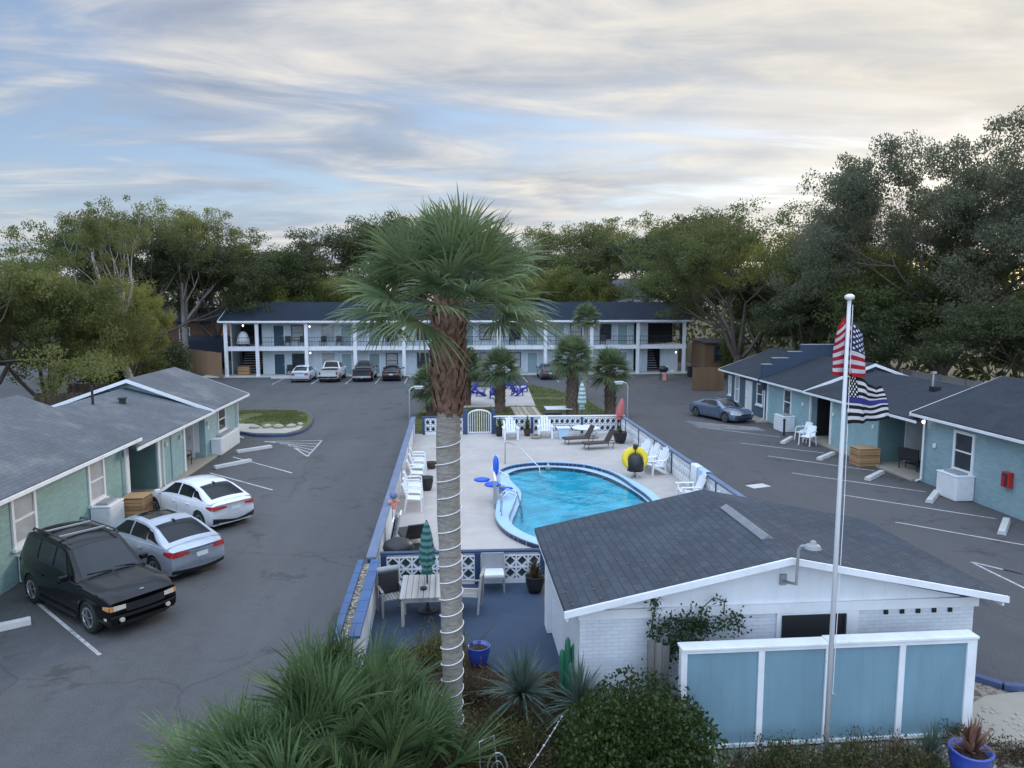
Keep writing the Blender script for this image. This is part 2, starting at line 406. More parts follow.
def tilem(name, c):
    t = NT(name); uv = wall_uv(t); b = t.n('ShaderNodeTexBrick'); t.l(uv, b.inputs['Vector']); b.offset = 0
    for k, x in (('Scale', 1.), ('Brick Width', .15), ('Row Height', .15), ('Mortar Size', .008), ('Bias', 0.)): b.inputs[k].default_value = x
    b.inputs['Color1'].default_value = (*sh(c, .7), 1); b.inputs['Color2'].default_value = (*sh(c, 1.4), 1); b.inputs['Mortar'].default_value = (.2,.22,.25,1)
    t.princ(b.outputs['Color'], .2); return t.m
M['tile'] = tilem('navy_tile', (.018,.026,.075))
def waterm():
    t = NT('pool_water'); v = t.coords()
    w = t.n('ShaderNodeTexNoise', Scale=.75, Detail=4, Roughness=.5, Distortion=.9); t.l(v, w.inputs['Vector'])
    b = t.bump(w.outputs['Fac'], .4, .14)
    gl = t.n('ShaderNodeBsdfGlossy', Roughness=.02); t.l(b, gl.inputs['Normal'])
    tr = t.n('ShaderNodeBsdfTransparent'); tr.inputs[0].default_value = (.50,.90,.98,1)
    fr = t.n('ShaderNodeFresnel', IOR=1.3); t.l(b, fr.inputs['Normal'])
    m = t.n('ShaderNodeMixShader'); t.l(fr.outputs[0], m.inputs[0]); t.l(tr.outputs[0], m.inputs[1]); t.l(gl.outputs[0], m.inputs[2])
    t.l(m.outputs[0], t.out.inputs[0]); return t.m
M['water'] = waterm()
M['lamp_on'] = glow('lit_lamp', (1., .93, .8), 3.)
M['umbrella_green'] = None
def stripes(name, a, b, n, rough=.8):
    t = NT(name); s1 = t.n('ShaderNodeSeparateXYZ'); t.l(t.coords(), s1.inputs[0])
    f = t.math('FRACT', t.math('MULTIPLY', s1.outputs[2], n)); k = t.math('GREATER_THAN', t.math('ADD', f, t.math('MULTIPLY', t.noise(t.coords(), 8, 4), .5)), .75)
    t.princ(t.mix(k, a, b), rough); return t.m
M['umbrella_green'] = stripes('green_canvas', (.015,.085,.075), (.10,.22,.20), 6.)
M['umbrella_pale'] = stripes('pale_green_canvas', (.16,.30,.27), (.55,.60,.58), 4.)
ZEN = 3.9; BACK = 3.8; CLOUD = .88; SUNP = 1.5; EXPO = .3
# ------------------------------------------------------------------ ground
def sheet(name, x0, x1, y0, y1, z, m, hole=None, loop=None, kind='structure'):
    me = bpy.data.meshes.new(name); bm = bmesh.new()
    def ring(pts):
        vs = [bm.verts.new((p[0], p[1], z)) for p in pts]
        for i in range(len(vs)): bm.edges.new((vs[i], vs[(i+1) % len(vs)]))
    ring([(x0,y0),(x1,y0),(x1,y1),(x0,y1)])
    if hole: a,b,c,d = hole; ring([(a,c),(b,c),(b,d),(a,d)])
    if loop: ring(loop)
    bmesh.ops.triangle_fill(bm, use_beauty=True, use_dissolve=False, edges=bm.edges[:], normal=(0,0,1))
    bmesh.ops.recalc_face_normals(bm, faces=bm.faces[:])
    for f in bm.faces:
        if f.normal.z < 0: f.normal_flip()
    bm.to_mesh(me); bm.free(); me.materials.append(m)
    o = bpy.data.objects.new(name, me); COL.objects.link(o)
    if kind: o['kind'] = kind
    return o
def poly_sheet(name, pts, z, m, kind='structure'):
    b = MB(); b.add([(x, y, z) for x, y in pts], [tuple(range(len(pts)))])
    o = b.build(name, m, fix=False)
    if o.data.polygons[0].normal.z < 0: o.data.flip_normals()
    o['kind'] = kind; return o
def smooth_loop(p, k=5):
    n = len(p); r = []
    for i in range(n):
        a, b, c, d = (Vector(p[(i+j) % n]) for j in (-1, 0, 1, 2))
        for q in range(k):
            t = q/k
            r.append(tuple(.5*((2*b) + (c-a)*t + (2*a-5*b+4*c-d)*t*t + (3*b-a-3*c+d)*t**3)))
    return r
PO = smooth_loop([(1.55,24.9),(1.62,26.4),(1.80,28.0),(1.9,29.4),(1.98,31.0),(2.1,32.2),(2.5,33.0),(3.2,33.55),(4.2,33.8),(5.4,33.55),(6.4,32.9),(7.35,31.0),(7.95,28.0),(7.8,25.3),(7.1,23.1),(5.8,21.8),(4.2,21.4),(2.8,22.1),(1.9,23.4)])
PI_ = smooth_loop([(2.10,24.9),(2.38,26.4),(2.70,28.0),(2.80,29.3),(2.58,30.8),(2.48,32.0),(2.78,32.70),(3.35,33.2),(4.25,33.42),(5.3,33.18),(6.15,32.5),(6.98,30.8),(7.5,27.9),(7.35,25.4),(6.75,23.4),(5.6,22.25),(4.2,21.95),(3.0,22.7),(2.35,23.7)])
CH = (-2.3, 10.2, 19.9, 42.5)
b = MB()
for x0, x1, y0, y1 in ((-500,CH[0],-60,700),(CH[1],500,-60,700),(CH[0],CH[1],-60,CH[2]),(CH[0],CH[1],CH[3],700)): b.quad((x0,y0,-.004),(x1,y0,-.004),(x1,y1,-.004),(x0,y1,-.004))
struct(b.build('ground', M['earth'], fix=False))
b = MB()
for x0, x1, y0, y1 in ((-60,CH[0],3,92),(CH[1],29,3,92),(CH[0],CH[1],3,CH[2]),(CH[0],CH[1],CH[3],92)): b.quad((x0,y0,0),(x1,y0,0),(x1,y1,0),(x0,y1,0))
struct(b.build('parking_lot', M['asphalt'], fix=False))
sheet('pool_deck', CH[0], CH[1], CH[2], CH[3], .004, M['deck'], loop=PO)
sheet('patio', -2.3, 2.35, 13.1, 19.9, .006, M['patio'])
poly_sheet('planting_bed', [(-5.3,7),(10.0,7),(10.0,11.9),(3.9,12.3),(2.4,12.6),(2.3,14.6),(.9,14.7),(.2,16.2),(-1.2,15.9),(-2.4,14.4),(-3.2,13.9),(-5,11.5)], .012, M['mulch'])
poly_sheet('gravel_bed', [(4.2,9),(14.5,8.5),(13.8,11.6),(11.6,12.6),(11.0,13.05),(10.3,13.9),(9.95,12.85),(4.3,12.75)], .018, M['gravel'])
poly_sheet('path', [(9.45,11.45),(11.3,11.6),(12.4,12.0),(13.0,12.6),(11.4,13.05),(10.45,12.95),(9.5,12.45)], .024, M['path'])
# kerb of the gravel bed, painted blue
b = MB(); kp = [(10.1,14.35),(10.5,13.75),(11.0,13.2),(11.8,12.95),(13.4,12.75)]
for p, q in zip(kp, kp[1:]): b.bar((*p,.07), (*q,.07), .16, .14)
struct(b.build('kerb', M['kerbblue'], bevel=.02))
# painted lines
b = MB()
def line(p, q, w=.085):
    p = Vector(p); q = Vector(q); d = (q-p).normalized(); n = Vector((-d.y, d.x))*w/2
    b.quad((*(p+n), .004), (*(p-n), .004), (*(q-n), .004), (*(q+n), .004))
for p, q in [((-11.2,19.83),(-7.74,16.2)), ((-10.8,33.62),(-7.3,30.34)), ((-10.75,37.0),(-7.13,33.31)),
             ((15.41,43.09),(18.58,39.88)), ((15.64,38.37),(18.88,35.47)), ((15.74,35.01),(19.21,31.49)), ((15.27,31.43),(19.18,27.8)),
             ((15.59,27.64),(19.34,24.08)), ((15.51,24.04),(18.15,21.37)), ((15.4,20.1),(18.6,15.6)), ((15.4,20.1),(15.6,12.)),
             ((-10.7,30.2),(-7.3,26.9)), ((-10.8,26.6),(-7.4,23.2)), ((-10.9,23.2),(-7.5,19.9))]: line(p, q)
for i in range(5): line((-10.2+i*.35, 40.9-i*.15), (-7.13, 40.0-i*.78), .09)
line((-10.2,40.95),(-7.13,41.0),.09)
line((-7.1,41.0),(-7.1,36.8))
for i in range(4): line((15.9+i*.5, 19.4-i*.9), (17.6+i*.5, 16.9-i*.9), .09)
for i in range(6): line((15.0, 43.3+i*.45), (18.6, 41.9+i*.2), .08)
for x in (-16.2,-12.7,-9.6,-6.9,-4.2,-1.4,1.2,4.2,7.2,10.2,13.2,16.2): line((x,68.6),(x,73.4),.1)
struct(b.build('parking_lines', M['line'], fix=False))
b = MB(); b.cbox((12.8,29.3,.006),(.9,.55,.004),.3)
struct(b.build('pavement_patch', M['wheelstop']))
# walkways in front of the rooms, a step up
for nm, bx in (('walkway', (-24.6,26.5,74.9,77.0)), ('walkway', (-12.9,-11.55,27.9,37.4)), ('walkway', (19.7,21.4,29.6,39.7)), ('walkway', (19.2,20.2,44.6,52.2))):
    b = MB(); b.box(bx[0],bx[1],bx[2],bx[3],-.02,.10); struct(b.build(nm, M['path'] if bx[2] < 70 else M['wheelstop'], bevel=.02))
# grass island on the left
isl = smooth_loop([(-14.6,43.2),(-12.4,43.4),(-11.0,42.4),(-9.3,42.3),(-8.6,43.6),(-8.6,46.3),(-9.2,49.5),(-10.5,51.6),(-14.5,52.0)], 4)
b = MB(); b.prism([(x, y) for x, y in isl], 'z', -.02, .15); struct(b.build('island_kerb', M['kerbblue']))
poly_sheet('island_lawn', [(x*.985-.17+.0, (y-47.2)*.96+47.2) for x, y in isl], .156, M['lawn'])
poly_sheet('island_gravel', [(-14.0,43.5),(-12.4,43.6),(-11.0,42.7),(-9.4,42.6),(-8.85,43.7),(-8.85,45.0),(-9.8,45.4),(-11.4,45.6),(-12.2,47.4),(-14.2,48.2)], .162, M['rock'])
# lawn behind the pool, with a paved fire-pit square
poly_sheet('lawn', [(-2.3,42.6),(10.2,42.6),(10.9,48),(10.6,57),(8.8,63.5),(7.3,66.6),(1.0,66.6),(-.9,60),(-2.2,52)], .008, M['lawn'])
poly_sheet('firepit_paving', [(.95,52.6),(6.2,53.2),(6.9,66),(1.0,64)], .014, M['deck'])
b = MB()
for i in range(5): b.box(4.3+i*.36,4.62+i*.36,46.6,52.4,.02,.07)
struct(b.build('boardwalk', M['deckwood']))

# ------------------------------------------------------------------ pool
c0 = (4.7, 27.6)
FRAC = [max(.12, min(.80, .80-.68*(y-29.2)/2.6)) for x, y in PO]
def frac_loop(k): return [(a[0]+(b_[0]-a[0])*f*k, a[1]+(b_[1]-a[1])*f*k) for a, b_, f in zip(PO, PI_, FRAC)]
pool = thing('swimming_pool', 'kidney shaped swimming pool with turquoise water and navy tile band', 'pool', (4.6,27.6,0))
def rings(loops, closed=True):
    b = MB(); b.tube_rings(loops, cap=False); return b
z3 = lambda L, z: [(x, y, z) for x, y in L]
def lerp_loop(A, B, t): return [(a[0]+(b[0]-a[0])*t, a[1]+(b[1]-a[1])*t) for a, b in zip(A, B)]
b = MB(); b.tube_rings([z3(PO,-.1), z3(PO,.17)], False); b.tube_rings([z3(frac_loop(1.),.17), z3(frac_loop(1.),-.03)], False); b.tube_rings([z3(lerp_loop(PO,PI_,.999),.022), z3(lerp_loop(PO,PI_,.999),-.15)], False)
b.build('tile_band', M['tile'], pool)
b = MB(); b.tube_rings([z3(PO,.17), z3(frac_loop(.05),.2), z3(frac_loop(.95),.2), z3(frac_loop(1.),.17)], False)
b.build('coping', M['coping'], pool, smooth=False)
def shrink(L, k): return [(c0[0]+(x-c0[0])*k, c0[1]+(y-c0[1])*k) for x, y in L]
b = MB(); b.tube_rings([z3(frac_loop(1.),.03), z3(lerp_loop(PO,PI_,.997),.026)], False)
b.build('ledge', M['coping'], pool)
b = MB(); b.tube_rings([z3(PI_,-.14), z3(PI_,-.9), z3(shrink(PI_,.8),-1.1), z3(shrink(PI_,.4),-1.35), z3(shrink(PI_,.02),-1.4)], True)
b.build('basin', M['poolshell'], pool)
b = MB()
for i, (k, z) in enumerate(((1.0,-.3),(.9,-.55),(.8,-.8))):
    pts = [(2.15,24.6),(2.6,26.2),(3.6+.1*i,26.4-.5*i),(4.7-.3*i,24.6-.2*i),(4.8-.4*i,22.9),(4.2,22.1),(3.0,22.8),(2.4,23.7)]
    b.prism([(2.2+(x-2.2)*k*1.0, y) for x, y in pts], 'z', z-.25, z)
b.build('step', M['coping'], pool)
b = MB(); b.add(z3(PI_, 0.), [tuple(range(len(PI_)))]); wt_ = b.build('water', M['water'], pool, fix=False)
if wt_.data.polygons[0].normal.z < 0: wt_.data.flip_normals()

# ------------------------------------------------------------------ pierced block walls round the pool
def breeze(b, p0, p1, z0, z1, cell=.32, th=.15):
    p0 = Vector(p0); p1 = Vector(p1); L = (p1-p0).length; d = (p1-p0)/L; a = math.atan2(d.y, d.x)
    n = max(1, round(L/cell)); m = max(1, round((z1-z0)/cell)); cw = L/n; chh = (z1-z0)/m
    for i in range(n+1):
        c = p0 + d*cw*i; b.cbox((c.x,c.y,(z0+z1)/2), (.045,th,z1-z0), a)
    for j in range(m+1):
        c = (p0+p1)/2; b.cbox((c.x,c.y,z0+chh*j), (L+.04,th-.004,.045), a)
    for i in range(n):
        for j in range(m):
            c = p0 + d*cw*(i+.5); z = z0+chh*(j+.5)
            for (u0,w0,u1,w1) in ((-.5,0,0,.5),(0,.5,.5,0),(.5,0,0,-.5),(0,-.5,-.5,0)):
                b.bar((*(c+d*u0*cw), z+w0*chh), (*(c+d*u1*cw), z+w1*chh), .13, .038)
def wall_run(label, p0, p1, posts, h, cap_w, cap_m='blue', name='block_wall', base=.12, solid=False, shade_side=0):
    t = thing(name, label, 'wall', (*p0, 0))
    P0 = Vector(p0); P1 = Vector(p1); d = (P1-P0).normalized(); a = math.atan2(d.y, d.x)
    cuts = [0.] + list(posts) + [(P1-P0).length]
    for s0, s1 in zip(cuts, cuts[1:]):
        b = MB()
        if solid: c = P0+d*(s0+s1)/2; b.cbox((c.x,c.y,h/2),(s1-s0,.16,h-.01),a); b.build('panel', M['white'], t, bevel=.01)
        else:
            breeze(b, P0+d*(s0+.08), P0+d*(s1-.08), base, h-.06)
            c = P0+d*(s0+s1)/2; b.cbox((c.x,c.y,base/2),(s1-s0-.17,.14,base),a)
            b.build('block_panel', M['white'], t)
            if shade_side: n_ = Vector((-d.y,d.x)); c = c+n_*.088*shade_side; b = MB(); b.cbox((c.x,c.y,(h+base)/2-.03),(s1-s0-.18,.012,h-base-.06),a); b.build('hole_shade', M['shadeback'], t)  # dark sheet added behind the blocks to paint the shade in their holes
    for s in cuts:
        c = P0+d*s; b = MB(); b.cbox((c.x,c.y,h/2+.01),(.16,.18,h+.02),a); b.build('post', M['bluedark'], t, bevel=.01)
    b = MB(); c = (P0+P1)/2; b.cbox((c.x,c.y,h+.045),((P1-P0).length+.18,cap_w,.07),a); b.build('cap', M[cap_m], t, bevel=.012)
    return t
wall_run('pierced white block wall left of the arched white gate, behind the palm trunk', (-1.55,42.3), (.78,42.25), [], .98, .2, 'bluedark', shade_side=1)
wall_run('pierced white block wall right of the arched gate, behind the two white chairs', (2.55,42.2), (10.0,41.9), [2.15,5.05], .98, .2, 'white', shade_side=1)
wall_run('pierced white block wall with blue rail along the right side of the pool deck', (9.9,41.7), (9.95,17.3), [1.2,4.1,7.1,9.9,12.5,15.4,18.5,21.4], .98, .22)
wall_run('long low white wall with wide blue cap along the left side of the pool deck', (-2.12,42.2), (-2.12,19.1), [2.,7.,12.,17.], .98, .26, solid=True)
wall_run('short pierced white block wall with dark blue rail between patio and pool deck', (-1.85,19.7), (2.5,19.62), [2.55], .86, .16, 'bluedark', shade_side=1)
# planter wall
t = thing('planter_wall', 'double white wall with bright blue caps and pebbles between them by the patio', 'planter', (-2.35,16.6,0))
for x0, x1, y0 in ((-2.40,-2.34,14.45),(-2.06,-1.92,14.55)):
    b = MB(); b.box(x0,x1,y0,18.9,0,.95); b.build('side_wall', M['white'], t, bevel=.01)
    b = MB()
    k = 0; y = y0-.05
    while y < 18.85: b.box(x0-.05,x1+.05,y,min(y+.58,18.95),.953,1.02); y += .6
    b.build('cap', M['blue2'], t, bevel=.01)
b = MB(); b.box(-2.335,-2.065,14.6,18.9,.3,.93); b.build('soil', M['gravel'], t)
b = MB(); b.box(-2.38,-2.0,14.26,14.44,0,.90); b.box(-2.44,-2.2,14.22,14.435,.9,1.04); b.build('end_block', M['blue2'], t, bevel=.015)
b = MB(); rr = random.Random(3)
for i in range(150):
    x = rr.uniform(-2.28,-2.12); y = rr.uniform(14.65,18.85); s = rr.uniform(.03,.06)
    b.cbox((x,y,.94), (s,s*.8,s*.6), rr.uniform(0,3), rr.uniform(-.4,.4))
b.build('pebbles', M['rock'], t, bevel=.01)
# gate
t = thing('garden_gate', 'white arched metal gate between dark blue posts behind the pool', 'gate', (1.66,42.25,0))
for x in (.86,2.47): b = MB(); b.box(x-.11,x+.11,42.13,42.37,0,1.42); b.build('post', M['bluedark'], t, bevel=.01)
b = MB(); arc = [(1.66-.66*math.cos(math.pi*k/16), 42.25, 1.08+.32*math.sin(math.pi*k/16)) for k in range(17)]
b.tube([(1.0,42.25,.08)]+arc+[(2.32,42.25,.08)], .045, 6); b.bar((1.0,42.25,.1),(2.32,42.25,.1),.05); b.build('frame', M['white'], t)
b = MB()
for k in range(1,10):
    x = 1.0+1.32*k/10; b.tube([(x,42.25,.1),(x,42.25,1.08+.32*math.sqrt(max(0,1-((x-1.66)/.66)**2)))], .018, 5)
b.build('bars', M['white'], t)

# ------------------------------------------------------------------ openings
def P3(ax, u, w, z):                       # ax '+x','-x','-y','+y': wall plane facing; u along the wall, w out of it
    s = 1 if ax[0] == '+' else -1
    return (w*s, u, z) if ax[1] == 'x' else (u, w*s, z)
def obox(b, ax, u0, u1, z0, z1, w0, w1):
    p = P3(ax,u0,w0,z0); q = P3(ax,u1,w1,z1)
    b.box(min(p[0],q[0]),max(p[0],q[0]),min(p[1],q[1]),max(p[1],q[1]),z0,z1)
def window(parent, ax, plane, u0, u1, z0, z1, frame='white', pane='curtain', fw=.09, sill=True, cross=True, name='window'):
    """plane: signed coordinate of the wall face measured along its outward normal"""
    b = MB()
    obox(b,ax,u0,u0+fw,z0,z1,plane-.05,plane+.05); obox(b,ax,u1-fw,u1,z0,z1,plane-.05,plane+.05)
    obox(b,ax,u0+fw,u1-fw,z1-fw,z1,plane-.05,plane+.05); obox(b,ax,u0+fw,u1-fw,z0,z0+fw,plane-.05,plane+.05)
    if cross: obox(b,ax,u0+fw,u1-fw,(z0+z1)/2-.03,(z0+z1)/2+.03,plane-.05,plane+.035)
    f = b.build(name, M[frame], parent)
    b = MB(); obox(b,ax,u0+fw*.9,u1-fw*.9,z0+fw*.9,z1-fw*.9,plane-.045,plane+.012); b.build('pane', M[pane], f)
    if sill:
        b = MB(); obox(b,ax,u0-.06,u1+.06,z0-.09,z0-.003,plane-.04,plane+.11); b.build('sill', M[frame], f)
    return f
def door(parent, ax, plane, u0, u1, z0, z1, m, frame='white', label=None):
    b = MB(); obox(b,ax,u0,u1,z0,z1,plane-.03,plane+.03); d = b.build('door', M[m], parent)
    b = MB(); obox(b,ax,u0-.08,u0-.003,z0,z1+.08,plane-.03,plane+.05); obox(b,ax,u1+.003,u1+.08,z0,z1+.08,plane-.03,plane+.05); obox(b,ax,u0-.003,u1+.003,z1+.003,z1+.08,plane-.03,plane+.05)
    b.build('door_frame', M[frame], d)
    b = MB(); obox(b,ax,u1-.14,u1-.07,z0+.95,z0+1.05,plane+.03,plane+.08); b.build('handle', M['steel'], d)
    if label: d['label'] = label
    return d
def gable_roof(parent, xl, xm, xr, zl, zm, zr, y0, y1, th=.11, m='roof_l', fascia=True, rake=(True,True), name='roof', gut=('l','r')):
    b = MB(); b.prism([(xl,zl),(xm,zm),(xr,zr),(xr,zr-th),(xm,zm-th),(xl,zl-th)], 'y', y0, y1)
    r = b.build(name, M[m], parent)
    b = MB()
    if 'r' in gut: b.box(xr+.004,xr+.05,y0-.01,y1+.01,zr-.15,zr-.045)
    if 'l' in gut: b.box(xl-.05,xl-.004,y0-.01,y1+.01,zl-.15,zl-.045)
    for on, ya, yb in ((rake[0], y0-.045, y0-.004), (rake[1], y1+.004, y1+.045)):
        if on: b.prism([(xl-.05,zl-.012),(xm,zm-.012),(xr+.05,zr-.012),(xr+.05,zr-.18),(xm,zm-.18),(xl-.05,zl-.18)], 'y', ya, yb)
    b.build('fascia', M['white'], r)
    return r
def wallbox(parent, x0, x1, y0, y1, z1, m, z0=0., name='wall'):
    b = MB(); b.box(x0,x1,y0,y1,z0,z1); return b.build(name, M[m], parent)
def downspout(parent, x, y, z0, z1, s):
    b = MB(); b.tube([(x+.3*s*-1,y,z1),(x,y,z1-.12),(x,y,z0+.15),(x+.25*s,y,z0+.06)], .045, 6); b.build('downspout', M['white'], parent)

# ------------------------------------------------------------------ left row of rooms
lw = thing('motel_wing', 'long low teal brick motel wing with grey shingle roof on the left', 'building', (-15.5,24,0))
XW = -11.9
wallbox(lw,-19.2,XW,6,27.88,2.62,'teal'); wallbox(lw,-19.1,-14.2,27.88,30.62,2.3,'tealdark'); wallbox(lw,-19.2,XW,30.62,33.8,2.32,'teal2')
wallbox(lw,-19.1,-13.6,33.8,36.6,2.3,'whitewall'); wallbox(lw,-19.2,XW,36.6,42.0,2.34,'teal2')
# south faces of the two porches: darker teal brick and white board
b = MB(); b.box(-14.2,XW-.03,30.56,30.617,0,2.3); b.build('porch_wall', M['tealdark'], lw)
b = MB(); b.box(-13.6,XW-.30,36.545,36.597,.35,2.32); b.build('porch_wall', M['whitewall'], lw)
door(lw,'-y',-36.54,-13.2,-12.5,.1,2.1,'white')
for ya in (36.62,41.88): b = MB(); b.prism([(-19.2,2.3),(-15.45,3.84),(XW,2.3)],'y',ya,ya+.1); b.build('gable', M['teal2'], lw)
b = MB(); b.prism([(-19.2,2.6),(-15.5,4.15),(XW,2.6)],'y',27.74,27.86); b.build('gable', M['teal'], lw)
gable_roof(lw,-19.75,-15.55,-11.38,2.73,4.34,2.75,5.5,27.9, rake=(True,False))
gable_roof(lw,-19.6,-15.5,-11.38,2.40,3.56,2.44,27.5,36.55, rake=(False,False))
gable_roof(lw,-19.65,-15.25,-11.33,2.45,4.02,2.50,36.15,42.4)
for y0, y1 in ((20.55,21.75),(24.85,26.0)): window(lw,'+x',XW,y0,y1,1.02,2.46,fw=.11)
window(lw,'+x',XW,38.55,39.85,.95,2.2,pane='darkpane')
for y in (30.75,33.68): b = MB(); b.box(XW-.02,XW+.05,y-.1,y+.1,0,2.3); b.build('trim_board', M['white'], lw)
b = MB(); b.box(XW-.1,XW+.06,27.72,27.9,0,2.5); b.build('trim_board', M['white'], lw)
b = MB(); b.box(XW-.02,XW+.045,32.1,32.18,0,2.3); b.build('trim_board', M['teal2'], lw)
downspout(lw,XW+.1,27.5,0,2.6,1); downspout(lw,XW+.1,31.0,0,2.25,1); downspout(lw,XW+.1,41.85,0,2.3,1)
for p in ((-14.9,32.0,3.35,.85),): b = MB(); b.tube([(p[0],p[1],p[2]-.1),(p[0],p[1],p[2]+p[3])],.055,8); b.build('vent_pipe', M['black'], lw)
b = MB(); b.cbox((-14.3,33.4,3.32),(.26,.26,.22),.3); b.cbox((-14.3,33.4,3.46),(.36,.36,.05),.3); b.build('roof_vent', M['black'], lw)
for y in (31.5,33.2,36.9): b = MB(); b.lathe((XW+.06,y,1.75),[(.01,-.1),(.07,-.08),(.07,.08),(.01,.1)],8); b.build('wall_lamp', M['white'], lw)
b = MB(); b.box(XW+.003,XW+.02,37.0,37.14,1.4,1.6); b.build('sign_plate', M['white'], lw)

# ------------------------------------------------------------------ right row of rooms
rw = thing('motel_wing', 'long low teal motel wing with dark shingle roofs on the right', 'building', (24,32,0))
XR = 20.1
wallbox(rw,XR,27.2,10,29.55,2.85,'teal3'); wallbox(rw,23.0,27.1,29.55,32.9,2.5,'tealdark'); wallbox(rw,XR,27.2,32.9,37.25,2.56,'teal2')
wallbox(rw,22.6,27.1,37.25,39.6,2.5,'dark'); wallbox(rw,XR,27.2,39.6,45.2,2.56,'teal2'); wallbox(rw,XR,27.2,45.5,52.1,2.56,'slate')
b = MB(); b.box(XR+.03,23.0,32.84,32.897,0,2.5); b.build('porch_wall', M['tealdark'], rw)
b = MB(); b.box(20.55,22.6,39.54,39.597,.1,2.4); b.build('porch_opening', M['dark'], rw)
door(rw,'-y',-32.84,21.5,22.4,.1,2.15,'white')
for ya, yb, zz, pk in ((29.42,29.53,2.84,4.3),(39.61,39.72,2.55,4.05),(51.98,52.09,2.55,4.0)):
    b = MB(); b.prism([(XR,zz),(23.65,pk),(27.2,zz)],'y',ya,yb); b.build('gable', M['teal' if ya < 35 else 'slate'], rw)
gable_roof(rw,19.62,23.65,27.7,2.98,4.5,2.98,9.5,29.75,m='roof_d',rake=(True,True))
gable_roof(rw,19.62,23.65,27.7,2.70,3.80,2.70,29.35,39.55,m='roof_d',rake=(False,False))
gable_roof(rw,19.6,23.65,27.7,2.72,4.2,2.72,39.3,45.2,m='roof_d',rake=(True,False))
gable_roof(rw,19.6,23.65,27.7,2.72,4.2,2.72,45.5,52.4,m='roof_d',rake=(False,True))
b = MB(); b.prism([(19.75,2.0),(19.75,3.62),(20.35,3.62),(20.35,4.02),(21.4,4.02),(21.4,4.42),(22.25,4.42),(22.25,4.86),(25.05,4.86),(25.05,4.42),(25.9,4.42),(25.9,4.02),(26.95,4.02),(26.95,3.62),(27.5,3.62),(27.5,2.0)],'y',45.22,45.48)
pw = b.build('stepped_parapet', M['parapet'], rw)
b = MB()
for xa, xb, z in ((19.72,20.38,3.62),(20.38,21.43,4.02),(21.43,22.28,4.42),(22.28,25.02,4.86),(25.02,25.87,4.42),(25.87,26.92,4.02),(26.92,27.53,3.62)): b.box(xa,xb-.003,45.19,45.51,z+.003,z+.05)
b.build('coping', M['grey'], pw)
window(rw,'-x',-XR,26.42,27.6,1.0,2.6,fw=.11,pane='darkpane'); window(rw,'-x',-XR,41.8,42.8,.85,2.42,pane='darkpane'); window(rw,'-x',-XR,45.75,46.75,.9,2.3,pane='darkpane')
window(rw,'-x',-XR,49.7,50.5,.55,2.4,pane='curtain',sill=False); door(rw,'-x',-XR,47.6,48.5,.1,2.2,'white'); window(rw,'-x',-XR,51.2,51.7,.9,2.3,pane='curtain')
for y in (37.18,45.1): b = MB(); b.box(XR-.05,XR+.05,y-.08,y+.08,0,2.5); b.build('trim_board', M['white'], rw)
b = MB(); b.box(XR-.02,XR+.08,39.5,39.597,.1,2.5); b.build('porch_post', M['white'], rw)
downspout(rw,XR-.12,29.35,0,2.85,-1); downspout(rw,XR-.1,45.35,0,2.6,-1)
b = MB(); b.tube([(22.9,33.2,3.3),(22.9,33.2,4.25)],.05,8); b.cbox((22.9,33.2,4.3),(.2,.2,.1)); b.build('vent_pipe', M['steel'], rw)
b = MB(); b.cbox((22.6,32.6,3.6),(.35,.35,.2)); b.build('roof_vent', M['black'], rw)
for y, z in ((28.7,1.72),(33.2,1.75),(36.9,1.75),(40.3,1.8)): b = MB(); b.lathe((XR-.06,y,z),[(.01,-.1),(.07,-.08),(.07,.08),(.01,.1)],8); b.build('wall_lamp', M['white'], rw)
b = MB(); b.lathe((XR-.2,29.3,2.62),[(.01,-.07),(.06,-.05),(.06,.05),(.01,.07)],8); b.build('lit_lamp', M['lamp_on'], rw)
t = thing('extinguisher_box', 'red fire extinguisher cabinet on the right teal wall', 'extinguisher', (XR-.1,24.55,1.1))
b = MB(); b.box(XR-.2,XR-.01,24.36,24.74,1.02,1.58); b.build('cabinet', M['redbox'], t, bevel=.02)
b = MB(); b.box(XR-.215,XR-.203,24.42,24.68,1.08,1.52); b.build('glass_door', M['darkpane'], t)
b = MB(); b.tube([(XR-.23,24.55,1.12),(XR-.23,24.55,1.45)],.05,10); b.build('extinguisher', M['red'], t)

# ------------------------------------------------------------------ two-storey block at the back
mt = thing('motel_block', 'two storey white motel with blue black roof and open walkways at the back', 'building', (1.2,80,0))
YW = 77.0
wallbox(mt,-19.0,19.4,YW,84,5.35,'motelwall'); wallbox(mt,-22.0,-19.0,80.5,84,5.35,'dark'); wallbox(mt,19.4,24.4,79.8,84,5.35,'dark'); wallbox(mt,-22.1,-21.98,77.,84.,5.3,'motelwall')
wallbox(mt,20.0,20.9,76.98,77.2,5.3,'motelwall'); wallbox(mt,22.3,24.2,76.98,77.2,2.6,'motelwall')
b = MB(); b.box(-22.1,24.5,75.35,84,2.68,3.0); b.build('upper_floor', M['white'], mt)
b = MB(); b.box(-22.15,24.55,75.2,75.345,2.62,3.06); b.build('floor_fascia', M['white'], mt)
b = MB(); b.box(-22.15,24.55,75.2,75.5,5.28,5.62); b.build('eave_beam', M['white'], mt)
b = MB(); b.prism([(74.7,5.62),(79.8,7.42),(84.8,5.62),(84.8,5.5),(79.8,7.30),(74.7,5.5)],'x',-22.6,25.0)
rf = b.build('roof', M['roof_m'], mt)
b = MB(); b.box(-22.62,25.02,74.62,74.696,5.42,5.60); b.prism([(74.7,5.61),(79.8,7.41),(84.8,5.61),(84.8,5.4),(79.8,7.2),(74.7,5.4)],'x',-22.66,-22.604); b.build('fascia', M['white'], rf)
